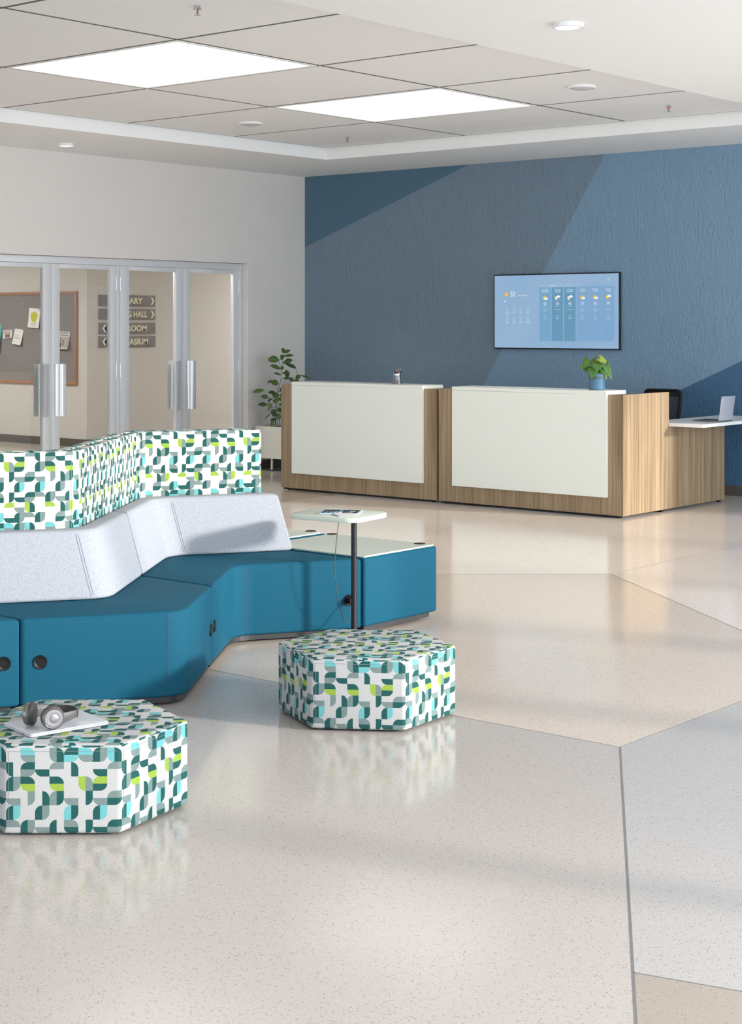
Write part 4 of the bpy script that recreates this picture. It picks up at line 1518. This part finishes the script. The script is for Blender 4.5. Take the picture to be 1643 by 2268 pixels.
def table_module(label, org, groms, rear=0):
    t = thing('table_module', label, 'table', W(org.x, org.y), rot, 'white-topped table modules')
    MB().box(0.002, LW, 0, LD, BZ0, BZ1).build('upholstery', 'teal', t, bevel=0.018, seg=4)
    MB().box(0.03, LW - 0.04, 0.03, LD - 0.03, 0.012, BZ0 + 0.005).build('plinth', 'plinth', t, smooth=False)
    MB().box(0.012, LW - 0.02, 0.012 if rear == 0 else 0.035, LD - 0.03, BZ1 - 0.002, BZ1 + 0.008).build('laminate_top', 'greenish', t, bevel=0.002, seg=1)
    for x in (0.08, LW - 0.1):
        for y in (0.08, LD - 0.08):
            MB().lathe([(0.018, 0), (0.018, 0.006), (0.008, 0.008), (0.008, 0.014)], 14, x, y).build('glide', 'black', t)
    for gx, gy in groms:
        gr = MB().lathe([(0.033, BZ1 + 0.0075), (0.033, BZ1 + 0.0105), (0.028, BZ1 + 0.0115), (0.02, BZ1 + 0.0105)], 28, gx, gy).build('grommet', 'black', t)
    return t


def tlocal(u, v, org):
    p = Vector((u, v)) - org
    return p.dot(TX), p.dot(TYv)


o1 = TA
o2 = TA + TYv * (LD + 0.03)
table_module('teal-sided table module with pale top and two grommets at the end of the bench', o1, [tlocal(-0.236, 9.985, o1), tlocal(0.282, 9.553, o1)])
table_module('rear teal-sided table module with pale top, partly behind the grey backrest', o2, [tlocal(-0.371, 10.13, o2), tlocal(-.9, 10.4, o2)], 1)

# ---- side table with tablet and charging cable
ST = Vector((-0.176, 8.945))
srot = VIEW + math.radians(-31)
t = thing('side_table', 'small side table with pale rounded top on a dark pole', 'table', W(ST.x, ST.y), srot)


def rrect(hx, hy, r, n=6):
    out = []
    for sx, sy, a0 in ((1, 1, 0), (-1, 1, PI / 2), (-1, -1, PI), (1, -1, 1.5 * PI)):
        for i in range(n + 1):
            a_ = a0 + PI / 2 * i / n
            out.append((sx * (hx - r) + r * math.cos(a_), sy * (hy - r) + r * math.sin(a_)))
    return out


MB().prism(rrect(0.222, 0.19, 0.075), 0.650, 0.676).build('table_top', 'greenish', t, bevel=0.003, bevel_angle=60)
cs, sn = math.cos(math.radians(31)), math.sin(math.radians(31))
pu, pv = -0.0905 - ST.x, 8.775 - ST.y
plx, ply = cs * pu - sn * pv, sn * pu + cs * pv
MB().lathe([(0.0155, 0.008), (0.0155, 0.65)], 20, plx, ply).build('pole', 'blackm', t)
MB().prism([(plx - 0.1 + p[0], ply + 0.005 + p[1]) for p in rrect(0.15, 0.045, 0.03)], 0.0, 0.008).build('base_plate', 'blackm', t, bevel=0.002, bevel_angle=60)

# tablet: outline from its four corners on the table top
zt = 0.6765
tc_ = Vector((-0.164, 8.945))
trot = VIEW + math.radians(-8)
t = thing('tablet', 'tablet computer with dark screen lying on the side table', 'tablet', W(tc_.x, tc_.y, zt), trot)
MB().prism(rrect(0.108, 0.087, 0.01), 0, 0.007).build('body', 'silver', t, bevel=0.002, bevel_angle=60)
gl = MB().prism(rrect(0.098, 0.079, 0.002), 0.0069, 0.0074).build('display', 'screenglass', t, smooth=False)
for x0, x1, y0, y1, c in ((-0.085, -0.062, -0.07, -0.03, (40, 150, 176)), (-0.055, -0.035, -0.07, -0.02, (60, 160, 190)), (-0.03, -0.01, -0.072, -0.045, (226, 230, 232)), (-0.005, 0.015, -0.072, -0.02, (232, 234, 234)), (-0.03, -0.01, -0.03, -0.015, (226, 230, 232)),
                          (-0.01, 0.006, 0.0, 0.06, (52, 150, 186)), (0.03, 0.05, -0.07, -0.02, (120, 112, 110)), (0.05, 0.08, -0.02, 0.03, (150, 148, 148)), (0.055, 0.07, -0.07, -0.03, (190, 140, 50)), (-0.08, -0.07, 0.0, 0.03, (170, 84, 40))):
    MB().box(x0, x1, y0, y1, 0.0075, 0.0078).build('screen_tile', mat('screen tile', rgb(*c), 0.4), gl, smooth=False)

# cable from the tablet to the outlet in the bench
face_p = path_of('B')
q0, q1 = face_p[-2], face_p[-1]
outp = q0 + (q1 - q0) * 0.875
fd = (q1 - q0).normalized()
fn = Vector((fd.y, -fd.x))
t = thing('charging_cable', 'thin grey charging cable looping from the tablet to the bench outlet', 'cable', W(-0.19, 8.76, 0.0), VIEW)
O = Vector((-0.19, 8.76))


def cp_(u, v, z):
    return Vector((u - O.x, v - O.y, z))


ctrl = [cp_(-0.196, 8.866, 0.681), cp_(-0.205, 8.835, 0.6795), cp_(-0.195, 8.80, 0.6795), cp_(-0.178, 8.77, 0.679), cp_(-0.172, 8.752, 0.672), cp_(-0.173, 8.748, 0.64), cp_(-0.186, 8.75, 0.52), cp_(-0.192, 8.76, 0.42), cp_(-0.185, 8.77, 0.30),
        cp_(-0.16, 8.80, 0.17), cp_(-0.135, 8.83, 0.105), cp_(-0.125, 8.85, 0.10), cp_(-0.118, 8.875, 0.125), cp_(-0.112, 8.895, 0.16), (outp + fn * 0.045 - O).to_3d() + Vector((0, 0, 0.185))]
pts = []
for i in range(len(ctrl) - 1):
    p0, p1, p2, p3 = ctrl[max(i - 1, 0)], ctrl[i], ctrl[i + 1], ctrl[min(i + 2, len(ctrl) - 1)]
    for s in range(6):
        f = s / 6
        pts.append(0.5 * ((2 * p1) + (p2 - p0) * f + (2 * p0 - 5 * p1 + 4 * p2 - p3) * f * f + (3 * p1 - p0 - 3 * p2 + p3) * f ** 3))
pts.append(ctrl[-1])
MB().tube(pts, 0.0021, 8).build('cord', 'cable', t)
MB().tube([ctrl[0], cp_(-0.193, 8.875, 0.681)], 0.0032, 8).build('connector', 'chrome', t)
mtx = Matrix.Translation(((outp - O).x, (outp - O).y, 0.198)) @ Matrix(((fd.x, 0, fn.x), (fd.y, 0, fn.y), (0, 1, 0))).to_4x4()
MB().box(-0.012, 0.012, -0.014, 0.014, 0.004, 0.052).move(mtx).build('plug', 'blackm', t, bevel=0.003)

# ---- ottomans
HEX_R = 0.39


def ottoman(label, u, v, ang, R, h):
    t = thing('hexagonal_ottoman', label, 'ottoman', W(u, v), VIEW + ang, 'patterned hexagonal ottomans')
    me = bpy.data.meshes.new('upholstery')
    bm = bmesh.new()
    lo = [bm.verts.new((R * math.cos(PI / 3 * i), R * math.sin(PI / 3 * i), 0.009)) for i in range(6)]
    hi = [bm.verts.new((R * math.cos(PI / 3 * i), R * math.sin(PI / 3 * i), h)) for i in range(6)]
    bm.faces.new(lo[::-1])
    bm.faces.new(hi)
    for i in range(6):
        bm.faces.new((lo[i], lo[(i + 1) % 6], hi[(i + 1) % 6], hi[i]))
    bmesh.ops.bevel(bm, geom=list(bm.edges), offset=0.014, segments=4, profile=0.5, affect='EDGES', clamp_overlap=True)
    bmesh.ops.recalc_face_normals(bm, faces=bm.faces)
    uvl = bm.loops.layers.uv.new('UVMap')
    for f in bm.faces:
        f.smooth = True
        if abs(f.normal.z) > 0.72:
            for lp in f.loops:
                c = lp.vert.co
                lp[uvl].uv = ((c.x + R / 2) / CELL, (c.y + R * .866 + h - 0.012) / CELL + 0.35)
        else:
            k_ = int((math.atan2(f.normal.y, f.normal.x) - PI / 6) / (PI / 3) + 12.5) % 6
            a_ = PI / 6 + k_ * PI / 3
            for lp in f.loops:
                c = lp.vert.co
                tu = -c.x * math.sin(a_) + c.y * math.cos(a_)
                lp[uvl].uv = ((tu + R / 2) / CELL - 0.18, (c.z - 0.014) / CELL + 2.10)
    bm.to_mesh(me)
    bm.free()
    me.set_sharp_from_angle(angle=math.radians(40))
    link('upholstery', me, 'pat_ottoman', t)
    rr = R - 0.0205 / math.cos(PI / 6) + 0.0205
    for i in range(6):
        a0, a1 = PI / 3 * i, PI / 3 * (i + 1)
        p0 = Vector((R * math.cos(a0), R * math.sin(a0)))
        p1 = Vector((R * math.cos(a1), R * math.sin(a1)))
        d_ = (p1 - p0).normalized()
        n_ = Vector((d_.y, -d_.x)) * 0.0006
        e0, e1 = p0 + d_ * 0.012 + n_, p1 - d_ * 0.012 + n_
        MB().tube([(*e0, h - 0.022), (*e1, h - 0.022)], 0.0006, 5).build('topstitch', 'seamgrey', t)
        s0 = p0 + d_ * 0.017 + n_
        MB().tube([(*s0, 0.034), (*s0, h - 0.022)], 0.0006, 5).build('seam', 'seamgrey', t)
    for i in range(6):
        a_ = PI / 3 * i
        MB().lathe([(0.018, 0), (0.018, 0.012)], 12, (R - 0.10) * math.cos(a_), (R - 0.10) * math.sin(a_)).build('glide', 'black', t)
    return t


ottoman('patterned hexagonal ottoman standing alone in front of the side table', -0.020, 7.205, math.radians(-6), 0.392, 0.305)
ottoman('patterned hexagonal ottoman carrying the laptop and headphones', -1.030, 5.800, math.radians(1), 0.387, 0.306)

# closed laptop
LF = Vector((-1.144, 5.545))
lrot = VIEW + math.radians(38.4)
t = thing('closed_laptop', 'closed silver laptop lying on the patterned ottoman', 'laptop', W(LF.x, LF.y, 0.3065), lrot)
MB().prism([(0.15 + p[0], 0.105 + p[1]) for p in rrect(0.15, 0.105, 0.01)], 0.002, 0.0085).build('base', 'silver', t, bevel=0.002, bevel_angle=60)
MB().prism([(0.15 + p[0], 0.105 + p[1]) for p in rrect(0.15, 0.105, 0.01)], 0.0092, 0.0135).build('lid', 'silver', t, bevel=0.0018, bevel_angle=60)
for x in (0.03, 0.27):
    for y in (0.03, 0.18):
        MB().lathe([(0.008, 0), (0.008, 0.002)], 12, x, y).build('rubber_foot', 'black', t)
for y, w in ((0.05, 0.008), (0.066, 0.005), (0.078, 0.003)):
    MB().box(-0.0006, 0.0006, y, y + w, 0.004, 0.0065).build('port', 'darkslot', t, smooth=False)

# headphones lying on the laptop: cups upright, band towards the back right
HC = Vector((-1.130, 5.636))
hz = 0.3065 + 0.0137
ax = Vector((0.83, -0.55)).normalized()          # from left cup to right cup
fw = Vector((0.55, 0.83)).normalized()           # towards the apex of the band
t = thing('headphones', 'satin grey over-ear headphones resting on the closed laptop', 'headphones', W(HC.x, HC.y, hz), VIEW + math.atan2(ax.y, ax.x))
# local: x = cup axis, y = band direction, z up
for s, nm in ((1, 'right'), (-1, 'left')):
    R_ = 0.040
    mtx = Matrix.Translation((s * 0.060, 0, R_ + 0.0005)) @ Matrix.Rotation(math.radians(-34 if s == 1 else 30), 4, 'Z') @ Matrix.Rotation(s * PI / 2, 4, 'Y')
    cup = MB().lathe([(0.02, -0.026), (0.034, -0.026), (0.0395, -0.02), (0.04, -0.013), (0.037, -0.007)], 40).move(mtx).build('ear_cushion', 'hpdark', t)
    sh = MB().lathe([(0.037, -0.009), (0.0385, -0.004), (0.0375, 0.004), (0.033, 0.009), (0.031, 0.008)], 40).move(mtx).build('cup_shell', 'hpgrey', t)
    MB().lathe([(0.031, 0.008), (0.0305, 0.0105), (0.022, 0.0112), (0.0165, 0.0104), (0.016, 0.0108), (0.004, 0.0112)], 40).move(mtx).build('cup_disc', 'hpring', sh)
band = []
HB = 0.140
n = 36
for i in range(n + 1):
    a_ = PI * i / n
    ca, sa = math.cos(a_), math.sin(a_)
    x = math.copysign(abs(ca) ** 0.7, ca) * 0.068
    y = 0.012 + (abs(sa) ** 0.75) * HB
    band.append(Vector((x, y)))
vs_, fs = [], []
for i, p in enumerate(band):
    d_ = (band[min(i + 1, n)] - band[max(i - 1, 0)]).normalized()
    n_ = Vector((-d_.y, d_.x))
    e_ = abs(i / n * 2 - 1)
    hw_ = 0.0125 + 0.006 * max(0, e_ - 0.6) / 0.4
    th2 = 0.0035
    zc = 0.034
    for nn, zz in ((-th2, -hw_), (th2, -hw_), (th2, hw_), (-th2, hw_)):
        vs_.append((p.x + n_.x * nn, p.y + n_.y * nn, zc + zz))
for i in range(n):
    o4 = i * 4
    for q4 in range(4):
        r4 = (q4 + 1) % 4
        fs.append((o4 + q4, o4 + r4, o4 + 4 + r4, o4 + 4 + q4))
fs += [(0, 3, 2, 1), (4 * n, 4 * n + 1, 4 * n + 2, 4 * n + 3)]
MB().add(vs_, fs).build('headband', 'hpgrey', t, bevel=0.0015, bevel_angle=50)
vs2, f2 = [], []
r0, r1 = 8, n - 8
for i in range(r0, r1 + 1):
    p = band[i]
    d_ = (band[i + 1] - band[i - 1]).normalized()
    n_ = Vector((-d_.y, d_.x))
    inn = -1 if n_.dot(Vector((0, 0.09)) - p) < 0 else 1
    for nn, zz in ((0.0032, -0.0135), (0.0075, -0.0105), (0.0075, 0.0105), (0.0032, 0.0135)):
        vs2.append((p.x + n_.x * nn * inn, p.y + n_.y * nn * inn, 0.034 + zz))
for i in range(r1 - r0):
    o4 = i * 4
    for q4 in range(3):
        f2.append((o4 + q4, o4 + q4 + 1, o4 + 5 + q4, o4 + 4 + q4))
MB().add(vs2, f2).build('band_padding', 'hpdark', t)
for i in (9, n - 9):
    p = band[i]
    d_ = (band[i + 1] - band[i - 1]).normalized()
    n_ = Vector((-d_.y, d_.x))
    rg = MB()
    vv = []
    for dd in (-0.0022, 0.0022):
        for nn, zz in ((-0.0042, -0.0142), (0.0042, -0.0142), (0.0042, 0.0142), (-0.0042, 0.0142)):
            q_ = p + d_ * dd + n_ * nn
            vv.append((q_.x, q_.y, 0.034 + zz))
    rg.add(vv, [(0, 1, 2, 3), (7, 6, 5, 4)] + [(i_, (i_ + 1) % 4, 4 + (i_ + 1) % 4, 4 + i_) for i_ in range(4)])
    rg.build('band_ring', 'hpdark', t, smooth=False)
